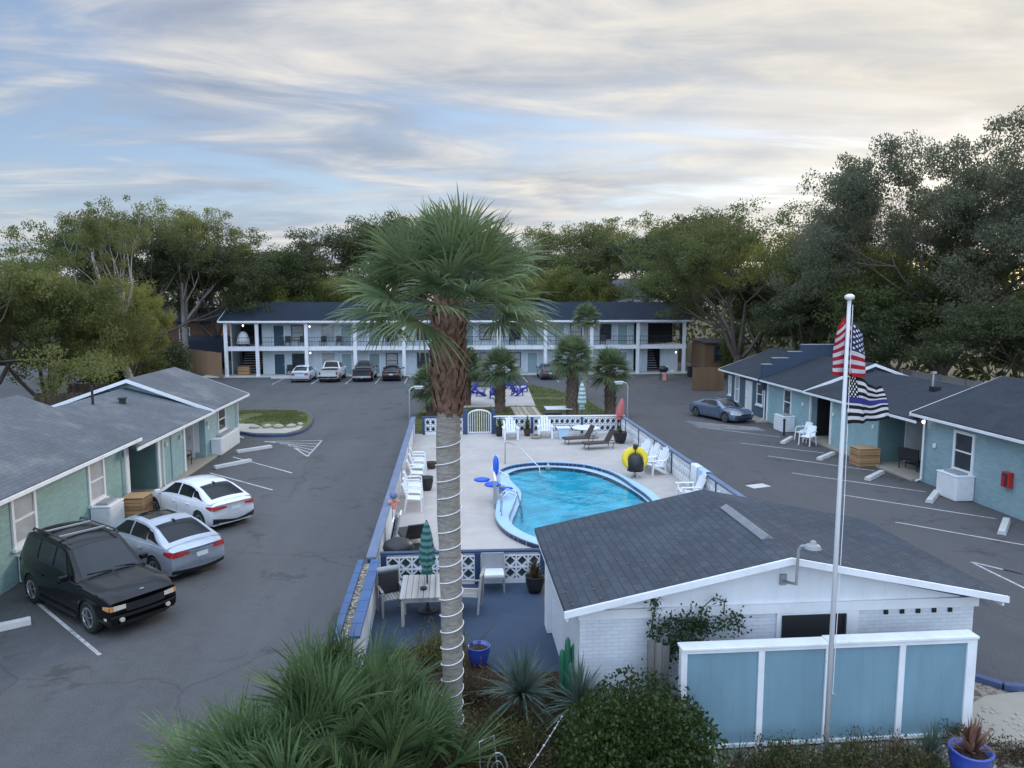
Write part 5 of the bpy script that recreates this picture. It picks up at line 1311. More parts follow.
def flag(name, label, plan, ztop, zbot, sag, mat, wav, nu=60, nv=24):
    """cloth whose top edge is folded along a plan path"""
    pts = [Vector((x, y, 0)) for x, y in plan]; seg = [0.]
    for a, c in zip(pts, pts[1:]): seg.append(seg[-1]+(c-a).length)
    def at(s):
        s *= seg[-1]
        for i in range(len(pts)-1):
            if s <= seg[i+1]+1e-9:
                f = (s-seg[i])/(seg[i+1]-seg[i]); return pts[i].lerp(pts[i+1], f)
        return pts[-1]
    b = MB(); uvs = []
    for i in range(nu+1):
        u = i/nu; p = (at(max(0,u-.03))+at(u)+at(min(1,u+.03)))/3
        for j in range(nv+1):
            v = j/nv; k = 1+.25*v
            zt = ztop-sag[0]*abs(p.x)-sag[2]*u; zb = zbot-sag[1]*abs(p.x)-sag[3]*u
            b.v.append((FX+p.x*k, FY+p.y*k+.03*math.sin(9*u+4*v)+.035*mnoise.noise(Vector((u*7,v*4,ztop))), zt+(zb-zt)*v+wav*math.sin(7*u+2.5*v)*u+.03*mnoise.noise(Vector((u*5,v*2,ztop+3))))); uvs.append((u, v))
    for i in range(nu):
        for j in range(nv): a = i*(nv+1)+j; b.f.append((a, a+nv+1, a+nv+2, a+1))
    o = b.build(name, mat, None, smooth=True, fix=False)
    l = o.data.uv_layers.new(name='UVMap')
    for lp in o.data.loops: l.data[lp.index].uv = uvs[lp.vertex_index]
    tag(o, label, 'flag'); return o
flag('flag','limp red white and blue stars and stripes flag at the top of the pole',[(.04,-.03),(.14,-.10),(.25,-.05),(.25,.04),(.05,.06),(-.13,.03),(-.16,.09),(.0,.13),(.2,.10),(.3,.12)],7.5,6.56,(1.1,-.1,.0,.0),flagmat('stars_and_stripes','us'),.02)
flag('flag','torn black and white striped flag with one blue stripe on the pole',[(.04,-.02),(.18,-.10),(.32,-.03),(.46,-.10),(.6,-.04)],6.62,5.8,(.30,-.12,.06,.0),flagmat('black_white_stripes','b'),.04)
# ------------------------------------------------------------------ trees
def rot_dir(d, ang, rr):
    ax = d.cross(Vector((rr.uniform(-1,1), rr.uniform(-1,1), rr.uniform(-1,1))))
    if ax.length < 1e-4: ax = Vector((1,0,0))
    return (Matrix.Rotation(ang, 3, ax.normalized()) @ d).normalized()
def add_leaf(v, f, p, s, rr, up=.35):
    a = rr.uniform(0, 6.283); z = rr.uniform(-1, 1)*(1-up)+up*.6; q = math.sqrt(max(0, 1-z*z))
    n = Vector((q*math.cos(a), q*math.sin(a), z)); t = n.orthogonal().normalized(); t = Matrix.Rotation(rr.uniform(0,6.283), 3, n) @ t; w = n.cross(t)
    b = len(v); l = s*rr.uniform(.7,1.3); k = l*.55
    v.extend([tuple(p-t*l*.5), tuple(p+w*k*.5+n*l*.06), tuple(p+t*l*.5), tuple(p-w*k*.5+n*l*.06)]); f.append((b, b+1, b+2, b+3))
def tree_meshes(seed, H, spread, h0, tr, levels=4, leaf=.34, nleaf=48, clump=.75, bark='bark', leafm='leaf_oak', lean=(0,0), open_=1., upw=.25, kids=(3,4), low=False, mid=.3):
    """grows a trunk, limbs and twigs; every twig end carries a loose clump of leaves"""
    rr = random.Random(seed); tb = MB(); ends = []
    def grow(p, d, L, r, lev):
        path = [p]; rad = [r]; n = 3
        for i in range(n):
            d = (d + Vector((rr.uniform(-.22,.22), rr.uniform(-.22,.22), rr.uniform(-.12,.16)+upw*.2))).normalized()
            p = p + d*L/n; path.append(p); rad.append(r*(1-.4*(i+1)/n))
            if lev >= levels-1 and (i == n-1 or rr.random() < mid): ends.append(p)
        tb.tube(path, rad, 7 if lev < 2 else 4, False)
        if lev >= levels: return
        for k in range(rr.randint(*kids)):
            i = rr.choice((n, n, n-1)) if k else n
            nd = rot_dir(d, rr.uniform(.35,.95), rr); nd.z = nd.z*.75+upw*.45
            grow(path[i], nd.normalized(), L*rr.uniform(.62,.86), rad[i]*rr.uniform(.55,.75), lev+1)
    base = Vector((0,0,-.1)); top = Vector((lean[0], lean[1], h0))
    tb.tube([base, base.lerp(top,.12)+Vector((0,0,.05)), base.lerp(top,.5)+Vector((rr.uniform(-.2,.2), rr.uniform(-.2,.2), 0)), top], [tr*1.5, tr*1.08, tr*.95, tr*.82], 10, False)
    L0 = (H-h0)*.42; nl = rr.randint(4,6)
    for k in range(nl):
        a = 2*math.pi*k/nl+rr.uniform(-.4,.4); e = rr.uniform(.25,1.15); q = spread/(H-h0)
        d = Vector((math.cos(a)*math.cos(e)*q*1.5, math.sin(a)*math.cos(e)*q*1.5, math.sin(e))).normalized()
        st = base.lerp(top, rr.uniform(.72,1.) if not low else rr.uniform(.45,1.))
        grow(st, d, L0*(.8+.35*q*math.cos(e)), tr*.5, 1)
    v, f = [], []
    for p in ends:
        if rr.random() > open_: continue
        c = clump*rr.uniform(.6,1.3); m = int(nleaf*rr.uniform(.5,1.35)*(c/clump))
        for i in range(m):
            g = Vector((rr.gauss(0,1), rr.gauss(0,1), rr.gauss(0,1))).normalized()*(rr.random()**.45)*c; g.z *= .62; g.z += .12*c
            add_leaf(v, f, p+g, leaf, rr)
    zs = [p[2] for p in v]; k = H/max(zs)
    cm = bpy.data.meshes.new('crown'); cm.from_pydata([(x*k, y*k, z*k) for x, y, z in v], [], f); cm.materials.append(M[leafm])
    tb.v = [(x*k, y*k, z*k) for x, y, z in tb.v]
    return tb.mesh('trunk', M[bark], True), cm
TM = {}
TM['oak'] = tree_meshes(11, 15, 6.2, 2.4, .42, 4, .19, 120, .95)
TM['oak2'] = tree_meshes(23, 15, 5.2, 4.2, .38, 4, .19, 120, .9, leafm='leaf_oak')
TM['dark'] = tree_meshes(31, 15, 4.6, 3.2, .36, 4, .19, 130, .95, leafm='leaf_dark', low=True)
TM['tall'] = tree_meshes(47, 16, 3.8, 5.5, .33, 4, .17, 100, .75, leafm='leaf_olive', open_=.62, bark='palebark', upw=.5)
TM['gold'] = tree_meshes(53, 12, 4.2, 2.6, .28, 4, .18, 120, .8, leafm='leaf_gold', low=True)
TM['olive'] = tree_meshes(61, 12, 5.0, 1.5, .34, 4, .15, 150, .85, kids=(3,5), upw=.05, leafm='leaf_olive', low=True)
TM['big'] = tree_meshes(72, 19, 7.5, 3.2, .55, 5, .19, 125, .95, leafm='leaf_grey', kids=(3,4), mid=.25)
TM['sparse'] = tree_meshes(87, 15, 3.6, 6.0, .32, 4, .14, 120, .6, leafm='leaf_olive', lean=(-1.6,.3), open_=.7, bark='palebark', kids=(2,3), upw=.3)
def tree(name, label, kind, x, y, h, rz=0., sxy=1., group='trees beyond the motel buildings', leafm=None):
    tm, cm = TM[kind]; H0 = {'oak':15,'oak2':15,'dark':15,'tall':16,'gold':12,'olive':12,'big':19,'sparse':15}[kind]
    t = thing(name, label, 'tree', (x,y,0), rz, group); k = h/H0; t.scale = (k*sxy, k*sxy, k)
    a = bpy.data.objects.new('trunk', tm); COL.objects.link(a); a.parent = t
    c = bpy.data.objects.new('crown', cm); COL.objects.link(c); c.parent = t
    if leafm: c.material_slots[0].link = 'OBJECT'; c.material_slots[0].material = M[leafm]
    return t
for n_, lab, kd, x, y, h, rz, s in [
 ('oak_tree','broad olive oak behind the left wing, cut by the left photo edge','olive',-28.2,45,12.0,.4,1.0),
 ('oak_tree','low spreading olive oak behind the near left roof ridge','olive',-26.5,51,10.4,2.2,.9),
 ('oak_tree','olive oak hanging low over the roof at the far left','olive',-28.2,37.5,7.6,4.0,.8),
 ('oak_tree','tall thin oak with pale leaning trunk and open crown on the left','sparse',-21.3,52.5,14.9,.3,.78),
 ('broadleaf_tree','yellow green bushy tree at the foot of the tall thin oak','gold',-24.0,58,9.4,1.2,.6),
 ('broadleaf_tree','dense dark tree right of the tall thin oak','dark',-29.5,74,15.8,1.,1.0),
 ('broadleaf_tree','dark tree behind the wooden fence left of the motel','dark',-25.5,84,14.0,2.6,1.0),
 ('broadleaf_tree','tall airy tree with knobbly crown left of the motel','tall',-27.2,79,17.9,.2,.85),
 ('broadleaf_tree','dark tree between the two tall ones at the left','oak2',-36,86,15.5,3.3,1.1),
 ('broadleaf_tree','dark rounded tree behind the left end of the motel roof','oak2',-22.5,95,16.4,.7,1.05),
 ('broadleaf_tree','green tree with pale stem behind the left motel roof','tall',-17.5,97,14.4,2.1,1.3),
 ('broadleaf_tree','low gold green tree just above the left motel roof','gold',-19.5,91,11.2,.5,1.1),
 ('broadleaf_tree','low gold green tree above the motel roof left of the palm','gold',-13.0,92,11.0,3.5,1.1),
 ('broadleaf_tree','dark tree left of the big palm crown','dark',-9.5,98,19.0,4.4,1.05),
 ('broadleaf_tree','oak hidden behind the left fronds of the big palm','oak',-3.0,101,16.8,1.8,1.0),
 ('broadleaf_tree','oak hidden behind the big palm crown','oak2',4.0,100,16.8,5.2,1.1),
 ('broadleaf_tree','rounded tree right of the big palm crown','oak2',12.5,102,18.4,3.9,1.05),
 ('broadleaf_tree','gold green low tree above the motel roof right of the palm','gold',12.2,92,11.9,2.4,1.),
 ('broadleaf_tree','tall dark tree left of the gap with the white house','tall',18.2,104,19.4,4.9,1.1),
 ('broadleaf_tree','tall tree right of the gap with the white house','oak2',26.0,100,19.3,1.4,1.05),
 ('broadleaf_tree','dark tree behind the right half of the motel roof','dark',28.8,90,18.1,3.0,1.1),
 ('oak_tree','large leafy oak hanging over the right end of the motel','oak',26.8,67,16.6,2.9,1.0),
 ('broadleaf_tree','thin upright tree sprig left of the large leafy oak','tall',25.5,84,16.8,.8,.8),
 ('broadleaf_tree','gold green tree between the large oak and the huge right oak','gold',31.5,63,13.6,1.1,1.1),
 ('oak_tree','shaded oak behind the slate blue wing','oak2',34.5,56,15.0,2.9,1.1),
 ('oak_tree','huge grey green live oak towering over the right wing','big',33.0,47.0,19.2,.6,.82),
 ('oak_tree','huge live oak at the right photo edge','big',39.5,39.5,17.6,2.5,1.0),
 ('oak_tree','broad dark oak under the huge live oak behind the right ridge','oak',36.5,52,13.0,3.4,1.2),
 ('oak_tree','low dark oak behind the flag and right wing roof','dark',30.5,49,9.0,4.5,1.3),
 ('oak_tree','low dark oak behind the right wing ridge at the edge','dark',32.5,38,8.0,1.5,1.3),
 ('broadleaf_tree','dark tree filling the gap behind the wooden shed','dark',33.5,78,11.5,1.7,1.2),
 ('broadleaf_tree','dark tree far behind the slate blue wing','dark',40.5,70,11.0,4.1,1.3),
 ('oak_tree','dark understory oak behind the stepped parapet','dark',31.0,57,9.6,2.0,1.3)]:
    tree(n_, lab, kd, x, y, h, rz, s)
# far wood that closes the view
rr = random.Random(5); v, f = [], []
for i in range(15000):
    x = rr.uniform(-150,150); y = 118+abs(x)*.03+rr.uniform(0,14); top = 10+2.6*mnoise.noise(Vector((x*.09,1,0)))+1.6*mnoise.noise(Vector((x*.35,5,0)))
    add_leaf(v, f, Vector((x,y,top*rr.random()**.7)), 1.1, rr)
for sx in (-1,1):
    for i in range(4500 if sx < 0 else 9000):
        y = rr.uniform(14,118); x = sx*((58 if sx < 0 else 43)+rr.uniform(0,10)); top = 9+2*mnoise.noise(Vector((y*.1,9*sx,0)))
        add_leaf(v, f, Vector((x,y,top*rr.random()**.7)), .9, rr)
me = bpy.data.meshes.new('far_woods'); me.from_pydata(v, [], f); me.materials.append(M['leaf_dark'])
o = bpy.data.objects.new('far_woods', me); COL.objects.link(o); tag(o,'dark wood closing the view beyond the motel','woods',None,'stuff')
# bushes
def leaf_blob(seed, rx, ry, rz_, n, s, m, lumps=7, core=True):
    rr = random.Random(seed); v, f = [], []
    ls = [(Vector((rr.uniform(-.5,.5)*rx, rr.uniform(-.5,.5)*ry, rr.uniform(.25,.75)*rz_)), rr.uniform(.45,.75)) for _ in range(lumps)]
    for i in range(n):
        c, k = rr.choice(ls); d = Vector((rr.gauss(0,1), rr.gauss(0,1), rr.gauss(0,1))).normalized(); q = k*(rr.random()**.35)*(1+.15*mnoise.noise(d*3+c))
        p = c+Vector((d.x*rx*q, d.y*ry*q, d.z*rz_*q*.75))
        if p.z > .02: add_leaf(v, f, p, s, rr, .5)
    me = bpy.data.meshes.new('foliage'); me.from_pydata(v, [], f); me.materials.append(M[m]); return me
def bush(label, x, y, rx, rz_, n, s, m, seed, name='bush', ry=None):
    t = thing(name, label, 'bush', (x,y,0)); o = bpy.data.objects.new('foliage', leaf_blob(seed, rx, ry or rx, rz_, n, s, m)); COL.objects.link(o); o.parent = t
    rr = random.Random(seed+1); b = MB()
    for k in range(9): a = rr.uniform(0,6.28); b.tube([(0,0,0),(rx*.3*math.cos(a),rx*.3*math.sin(a),rz_*.4),(rx*.55*math.cos(a),rx*.55*math.sin(a),rz_*.75)],[.04*rx,.025*rx,.01],5,False)
    b.build('stem', M['bark'], t, local=True); return t
bush('large rounded dark green shrub in front of the white privacy fence',2.87,10.75,1.52,1.62,24000,.075,'leaf_shrub',3)
for i,(x,y,r,h,m,lab) in enumerate([(-25.6,63,2.6,4.6,'leaf_oak','bushy green shrub beyond the left wing roof, left one'),(-24.9,68,2.2,4.,'leaf_dark','bushy dark shrub beyond the left wing roof, right one'),
    (-29.3,73,2.2,3.2,'leaf_dark','low dark shrub beside the wooden fence'),(-27,60,2.6,4.2,'leaf_dark','dark shrub behind the tall thin oak'),(28.0,70.2,1.8,5.,'leaf_oak','green shrub by the wooden shed at the right end'),(29,60.5,2.4,3.6,'leaf_dark','dark shrub behind the slate wing')]):
    bush(lab,x,y,r,h,3200,.26,m,40+i)
# fan palms -------------------------------------------------------
def fan(b, p, d, L, Rf, n, rr, droop=.5, arc=2.0, w=.045, seg=4, stem=None, fold=.0, petiole=True):
    """one costapalmate leaf: a stalk, then n drooping leaflets spread round its tip"""
    d = d.normalized(); side = d.cross(Vector((0,0,1)))
    if side.length < .05: side = Vector((rr.uniform(-1,1), rr.uniform(-1,1), 0))
    side.normalize(); up = side.cross(d).normalized()
    roll = rr.uniform(-.5,.5); M3 = Matrix.Rotation(roll, 3, d); side = M3 @ side; up = M3 @ up
    h = p+d*L+Vector((0,0,-.06*L*droop))
    if petiole and stem is not None: stem.tube([p, p+d*L*.5+Vector((0,0,.03*L)), h], [.022,.016,.012], 4, False)
    for i in range(n):
        a = -arc+2*arc*(i+.5)/n+rr.uniform(-.03,.03); l = Rf*(.72+.28*math.cos(a*.75))*rr.uniform(.88,1.08)
        q = (d*math.cos(a)+side*math.sin(a)+up*.16).normalized(); wv = (side*math.cos(a)-d*math.sin(a)).normalized()
        wv = (wv+up*rr.uniform(-.5,.5)).normalized(); row = []; dr = droop*rr.uniform(.6,1.4)
        for s in range(seg+1):
            t = s/seg; c = h+q*l*t*(1-.10*dr*t)+Vector((0,0,-1))*l*dr*.62*t**2.4; ww = w*(.45+.9*t if t < .5 else .9*(1-t)*2*.96+.04)
            row.append((c-wv*ww, c+wv*ww))
        bb = len(b.v)
        for x, y in row: b.v += [tuple(x), tuple(y)]
        for s in range(seg): b.f.append((bb+2*s, bb+2*s+1, bb+2*s+3, bb+2*s+2))
def palm_crown(seed, n, L, Rf, nl, el=(-.55,1.45), droop=.55, w=.04):
    rr = random.Random(seed); b = MB(); st = MB()
    for i in range(n):
        t = (i+.5)/n; e = el[1]+(el[0]-el[1])*t**1.0; a = i*2.39996+rr.uniform(-.2,.2)
        d = Vector((math.cos(a)*math.cos(e), math.sin(a)*math.cos(e), math.sin(e)))
        p = Vector((math.cos(a)*.08, math.sin(a)*.08, .25*(1-t)))
        fan(b, p, d, L*rr.uniform(.8,1.15)*(.75+.35*t), Rf*rr.uniform(.85,1.1), nl, rr, droop*(.5+.5*t), 1.75, w, 5, st)
    return b, st
PX, PY = -.03, 12.55
t = thing('sabal_palm','tall sabal palm with big round crown standing in front of the pool','palm tree',(PX,PY,0))
b = MB(); zs = [k*.075 for k in range(80)]; b.tube([(PX+.02*math.sin(z)+.008*mnoise.noise(Vector((z*1.3,2,0))),PY,z-.05) for z in zs],[(.173+.07*max(0,.5-z)+.006*z)*(1+.035*mnoise.noise(Vector((z*2.1,7,0)))+.022*mnoise.noise(Vector((z*9,3,0)))) for z in zs],22,False); tk = b.build('trunk', M['palmbark'], t, smooth=True)
b = MB(); b.tube([(PX,PY,5.85),(PX-.01,PY,6.4),(PX-.02,PY,7.1),(PX-.02,PY,7.8)],[.20,.22,.215,.14],14,False)
rr = random.Random(8); q = MB()
for k in range(190):
    z = 5.86+1.75*(k/190); a = k*2.39996; r = .188+.04*math.sin((z-5.8)/1.9*2.6); d = Vector((math.cos(a), math.sin(a), 0)); s_ = Vector((-math.sin(a), math.cos(a), 0))
    p = Vector((PX,PY,z))+d*r; out = d*rr.uniform(.06,.15)+Vector((0,0,rr.uniform(.12,.30)))+s_*rr.uniform(-.10,.10); wd = rr.uniform(.04,.07)
    b.add([p-s_*wd-Vector((0,0,.1)), p+s_*wd-Vector((0,0,.1)), p+out+s_*wd*.55, p+out-s_*wd*.55, p+d*.05-s_*wd*.9, p+d*.05+s_*wd*.9],[(0,1,2,3),(4,5,2,3),(0,3,4),(1,5,2)])
    if rr.random() < .14: q.add([p+out-s_*wd*.5+d*.004, p+out+s_*wd*.5+d*.004, p+out+s_*wd*.4+d*.03-Vector((0,0,.06)), p+out-s_*wd*.4+d*.03-Vector((0,0,.06))],[(0,1,2,3)])
    if rr.random() < .4: b.tube([p+out*.6, p+out*1.1+s_*rr.uniform(-.12,.12), p+out*1.2+Vector((0,0,-.18))+s_*rr.uniform(-.15,.15)],.006,3,False)
bo = b.build('leaf_bases', M['boots'], t, fix=False)
b, st = palm_crown(14, 44, 1.02, 1.15, 36, (-.24,1.5), .52, .026)
c = b.build('crown', M['frond'], t, local=True, fix=False); c.location = (0,0,7.58)
s2 = st.build('leaf_stalks', M['frond2'], c, local=True, fix=False)
# rope light wound round the trunk
b = MB(); path = []
for k in range(520):
    z = .25+5.3*k/520; a = 2*math.pi*z/.30; r = (.173+.07*max(0,.5-z)+.006*z)*1.05+.009+.004*math.sin(3*a); path.append((PX+.02*math.sin(z)+r*math.cos(a), PY+r*math.sin(a), z))
b.tube(path,.011,5); o = b.build('rope_light', M['whiteplastic'], None, smooth=True); tag(o,'white rope light wound round the tall palm trunk','rope light')
# smaller palms
sb, ss = palm_crown(21, 44, .62, .92, 30, (-.75,1.45), .55, .030)
scm = sb.mesh('crown', M['frond2'], False); ssm = ss.mesh('leaf_stalks', M['frond2'], False)
def small_palm(label, x, y, h, tr, k, rz, booted=True):
    t = thing('fan_palm', label, 'palm tree', (x,y,0), rz, 'smaller palms behind the pool')
    b = MB(); b.tube([(0,0,-.05),(.03,0,h*.5),(0,0,h)],[tr*1.05,tr,tr*.95],12,False)
    if booted:
        rr = random.Random(int(x*10))
        for i in range(110):
            z = h*.15+h*.85*i/110; a = i*2.39996; d = Vector((math.cos(a),math.sin(a),0)); s_ = Vector((-math.sin(a),math.cos(a),0)); p = Vector((0,0,z))+d*tr*.98
            b.add([p-s_*.07, p+s_*.07, p+d*.12+s_*.04+Vector((0,0,.22)), p+d*.12-s_*.04+Vector((0,0,.22))],[(0,1,2,3)])
    b.build('trunk', M['boot2'] if booted else M['palmbark'], t, local=True, fix=False)
    for me in (scm,):
        c = bpy.data.objects.new('crown', me); COL.objects.link(c); c.parent = t; c.location = (0,0,h-.1); c.scale = (k,)*3
        g = bpy.data.objects.new('leaf_stalks', ssm); COL.objects.link(g); g.parent = c
small_palm('small fan palm behind the gate beside the blue chairs',3.4,50.5,3.0,.34,1.2,0.)
small_palm('stout booted fan palm beside the white folding table',7.85,46.9,4.0,.38,1.2,1.)
small_palm('booted fan palm nearest the back right pool corner',10.65,48.3,3.05,.36,1.2,2.1)
small_palm('slender tall fan palm rising in front of the motel roof',10.4,56.,6.35,.17,.9,3.,False)
small_palm('low fan palm half hidden behind the big palm trunk on the left',-1.3,49.0,2.0,.3,1.2,4.)
small_palm('fan palm half hidden just right of the big palm trunk',1.2,54.0,2.8,.3,1.15,5.)
# palmetto thicket at the bottom left: each plant its own thing
def palmetto(seed, label, x, y, n, Rf, L, k=1., mat='frond2', dry=6, el=(.35,1.5), w=.024, nl=22):
    rr = random.Random(seed); b = MB(); st = MB(); dr = MB()
    t = thing('palmetto', label, 'palmetto', (x,y,0), 0, 'palmettos along the bottom edge')
    for i in range(n):
        e = rr.uniform(*el); a = rr.uniform(0,6.283); d = Vector((math.cos(a)*math.cos(e), math.sin(a)*math.cos(e), math.sin(e)))
        p = Vector((rr.uniform(-.2,.2), rr.uniform(-.2,.2), .15))
        fan(b, p, d, L*rr.uniform(.5,1.1), Rf*rr.uniform(.85,1.2), nl, rr, rr.uniform(.15,.5), 1.05, w, 5, st)
    b.build('fronds', M['frond3'], t, local=True, fix=False); st.build('stalks', M['frond2'], t, local=True, fix=False)
    for i in range(dry):
        a = rr.uniform(0,6.283); fan(dr, Vector((0,0,.1)), Vector((math.cos(a),math.sin(a),.35)), L*.7, Rf*.8, 18, rr, .9, 1.3, w, 4, None)
    if dry: dr.build('dead_fronds', M['dryfrond'], t, local=True, fix=False)
palmetto(3,'large palmetto clump at the bottom edge, middle of the thicket',-2.05,10.9,34,1.2,1.5)
palmetto(5,'palmetto clump at the left end of the thicket by the asphalt',-3.1,10.6,28,1.15,1.05)
palmetto(7,'palmetto clump at the right end of the thicket by the palm trunk',-.95,10.7,28,1.1,1.0)
palmetto(9,'palmetto clump at the back of the thicket by the planter wall',-2.1,12.4,28,1.1,1.2)
palmetto(11,'palmetto clump at the back of the thicket by the patio table',-1.15,12.1,24,1.05,.95)
palmetto(13,'front palmetto clump cut by the bottom photo edge',-2.4,9.8,28,1.15,1.05)
palmetto(15,'front palmetto clump cut by the bottom edge nearest the palm trunk',-1.5,9.6,26,1.1,.95)
# yuccas and other bed plants
def rosette(label, name, cat, x, y, n, l, w, m, seed, el=(.1,1.5), z=0., droop=.25, group=None):
    rr = random.Random(seed); b = MB(); t = thing(name, label, cat, (x,y,0), 0, group)
    for i in range(n):
        e = el[0]+(el[1]-el[0])*rr.random()**.8; a = rr.uniform(0,6.283); d = Vector((math.cos(a)*math.cos(e), math.sin(a)*math.cos(e), math.sin(e))); s_ = Vector((-math.sin(a),math.cos(a),0)); ll = l*rr.uniform(.65,1.1)
        p = Vector((0,0,z+rr.uniform(0,.15))); row = []
        for k in range(5):
            u = k/4; c = p+d*ll*u+Vector((0,0,-1))*ll*droop*(math.cos(e))*u**2; ww = w*(.7+.5*u if u < .4 else .9*(1-u)/.6+.02); row += [tuple(c-s_*ww), tuple(c+s_*ww)]
        bb = len(b.v); b.v += row
        for k in range(4): b.f.append((bb+2*k, bb+2*k+1, bb+2*k+3, bb+2*k+2))
    b.build('leaves', M[m], t, local=True, fix=False)
    b = MB(); b.tube([(0,0,-.02),(0,0,max(.12,z))],[.09,.05],7); b.build('stem', M['bark'], t, local=True); return t
gy = 'spiky bed plants beside the patio'
rosette('blue green yucca in the bed right of the big palm, larger one','yucca','plant',1.25,12.75,150,1.02,.028,'yucca',4,(-.1,1.5),.5,.3,gy)
rosette('blue green yucca beside the white pool house corner, smaller one','yucca','plant',2.25,12.45,110,.95,.028,'yucca',6,(-.1,1.5),.42,.3,gy)
rosette('grassy green plant at the foot of the privacy fence, right part','spike_grass','plant',8.05,11.1,150,.75,.010,'yucca',9,(.5,1.5),0,.5,gy)
rosette('thin grassy tuft at the foot of the privacy fence, left part','spike_grass','plant',4.75,11.25,50,.5,.008,'yucca',10,(.5,1.5),0,.5,gy)
def scrub(label, x, y, r, h, n, m, seed, s=.05):
    rr = random.Random(seed); t = thing('scrub_plant', label, 'plant', (x,y,0), 0, 'dry scrub in the beds'); b = MB(); v, f = [], []
    for i in range(n):
        a = rr.uniform(0,6.283); e = rr.uniform(.5,1.5); d = Vector((math.cos(a)*math.cos(e), math.sin(a)*math.cos(e), math.sin(e))); l = h*rr.uniform(.5,1.1); p = Vector((rr.gauss(0,r*.4), rr.gauss(0,r*.3), 0)); q = p+d*l
        b.tube([p, p+d*l*.5+Vector((rr.uniform(-.05,.05),rr.uniform(-.05,.05),0)), q],[.008,.006,.003],3,False)
        for k in range(9): add_leaf(v, f, p+d*l*rr.uniform(.3,1.)+Vector((rr.gauss(0,.05),rr.gauss(0,.05),rr.gauss(0,.05))), s, rr)
    b.build('twigs', M['dryplant'], t, local=True, fix=False)
    me = bpy.data.meshes.new('leaves'); me.from_pydata(v, [], f); me.materials.append(M[m]); o = bpy.data.objects.new('leaves', me); COL.objects.link(o); o.parent = t
for i,(x,y,r,h,n,m,lab) in enumerate([(1.05,11.6,.6,.7,200,'leaf_shrub','dense green scrub in the middle of the bed left of the rounded shrub'),(5.1,10.9,.5,.5,150,'leaf_shrub','dense green scrub right of the rounded shrub'),(6.0,10.7,.6,.5,160,'leaf_oak','dense dark scrub at the bottom edge before the flagpole'),(7.6,10.6,.6,.5,160,'leaf_oak','dense dark scrub at the bottom edge left of the reddish pot plant'),(.75,11.9,.8,.75,150,'leaf_gold','olive brown scrub between the big palm and the yuccas'),(1.4,11.3,.7,.6,120,'dryplant','brown dry scrub beside the large rounded shrub'),
   (.35,13.6,.5,.8,120,'dryplant','brown dry scrub behind the big palm trunk'),(-.35,15.2,.6,.9,160,'leaf_gold','olive scrub at the corner of the patio table'),
   (5.6,11.2,.5,.45,90,'leaf_oak','low dark scrub before the second fence panel'),(6.7,11.0,.6,.6,130,'leaf_oak','dark green scrub at the foot of the flagpole'),(7.4,10.95,.5,.55,110,'dryplant','brownish scrub right of the flagpole foot'),
   (4.6,10.8,.5,.4,80,'dryplant','dry twigs between the rounded shrub and the fence'),(9.4,11.0,.5,.35,70,'dryplant','dry scrub between the two blue pots'),(2.1,13.5,.5,.5,100,'dryplant','dry scrub under the smaller yucca'),(.9,12.5,.5,.6,130,'leaf_oak','green leafy scrub left of the larger yucca'),(1.75,12.1,.5,.5,140,'leaf_oak','green leafy scrub between the two yuccas'),(1.6,10.6,.6,.6,150,'leaf_oak','green leafy scrub at the bottom edge left of the rounded shrub'),(.2,11.5,.45,.5,110,'leaf_gold','olive scrub at the right edge of the palmettos'),(8.9,11.5,.4,.4,80,'leaf_oak','low green scrub at the right end of the privacy fence'),
   (6.1,66.9,.7,1.3,60,'dryplant','pale dry bush at the edge of the asphalt behind the folding table')]):
    scrub(lab,x,y,r,h,n,m,60+i)
t = thing('cactus','bright green column cactus at the white pool house corner','cactus',(2.2,13.4,0))
for x, y, h in ((0,0,1.35),(.12,.02,1.2),(-.1,.03,1.1),(.05,-.1,.9)): b = MB(); b.lathe((x,y,0),[(.05,0),(.06,.3),(.065,h*.8),(.05,h*.95),(.01,h)],9); b.build('stem', plain('cactus_green',(.03,.16,.09),.5,.2,6.), t, local=True, smooth=True)
t = thing('wire_hoop','looped wire plant frame at the bottom of the bed','wire frame',(.68,10.9,0))
b = MB(); b.tube([(-.25,0,0),(-.28,.05,.85),(-.05,.05,.95),(.05,0,.0)],.012,5); b.tube([(.16*math.cos(a),-.05,.42+.3*math.sin(a)) for a in [k*.35 for k in range(19)]],.012,5); b.tube([(.1*math.cos(a),-.08,.40+.2*math.sin(a)) for a in [k*.35 for k in range(19)]],.008,5); b.build('wire', M['steel'], t, local=True)
b = MB(); pth = [(1.0,10.75,.25),(1.3,11.1,.4),(1.65,11.5,.62),(1.9,11.9,.7)]
b.tube(pth,.005,4)
for a, c in zip(pth, pth[1:]):
    for k in range(3): q_ = Vector(a).lerp(Vector(c),(k+.5)/3); b.cbox(q_,(.032,.022,.022),.5)
o = b.build('light_string', M['whiteplastic']); tag(o,'short string of white lights across the bed beside the rounded shrub','light string')
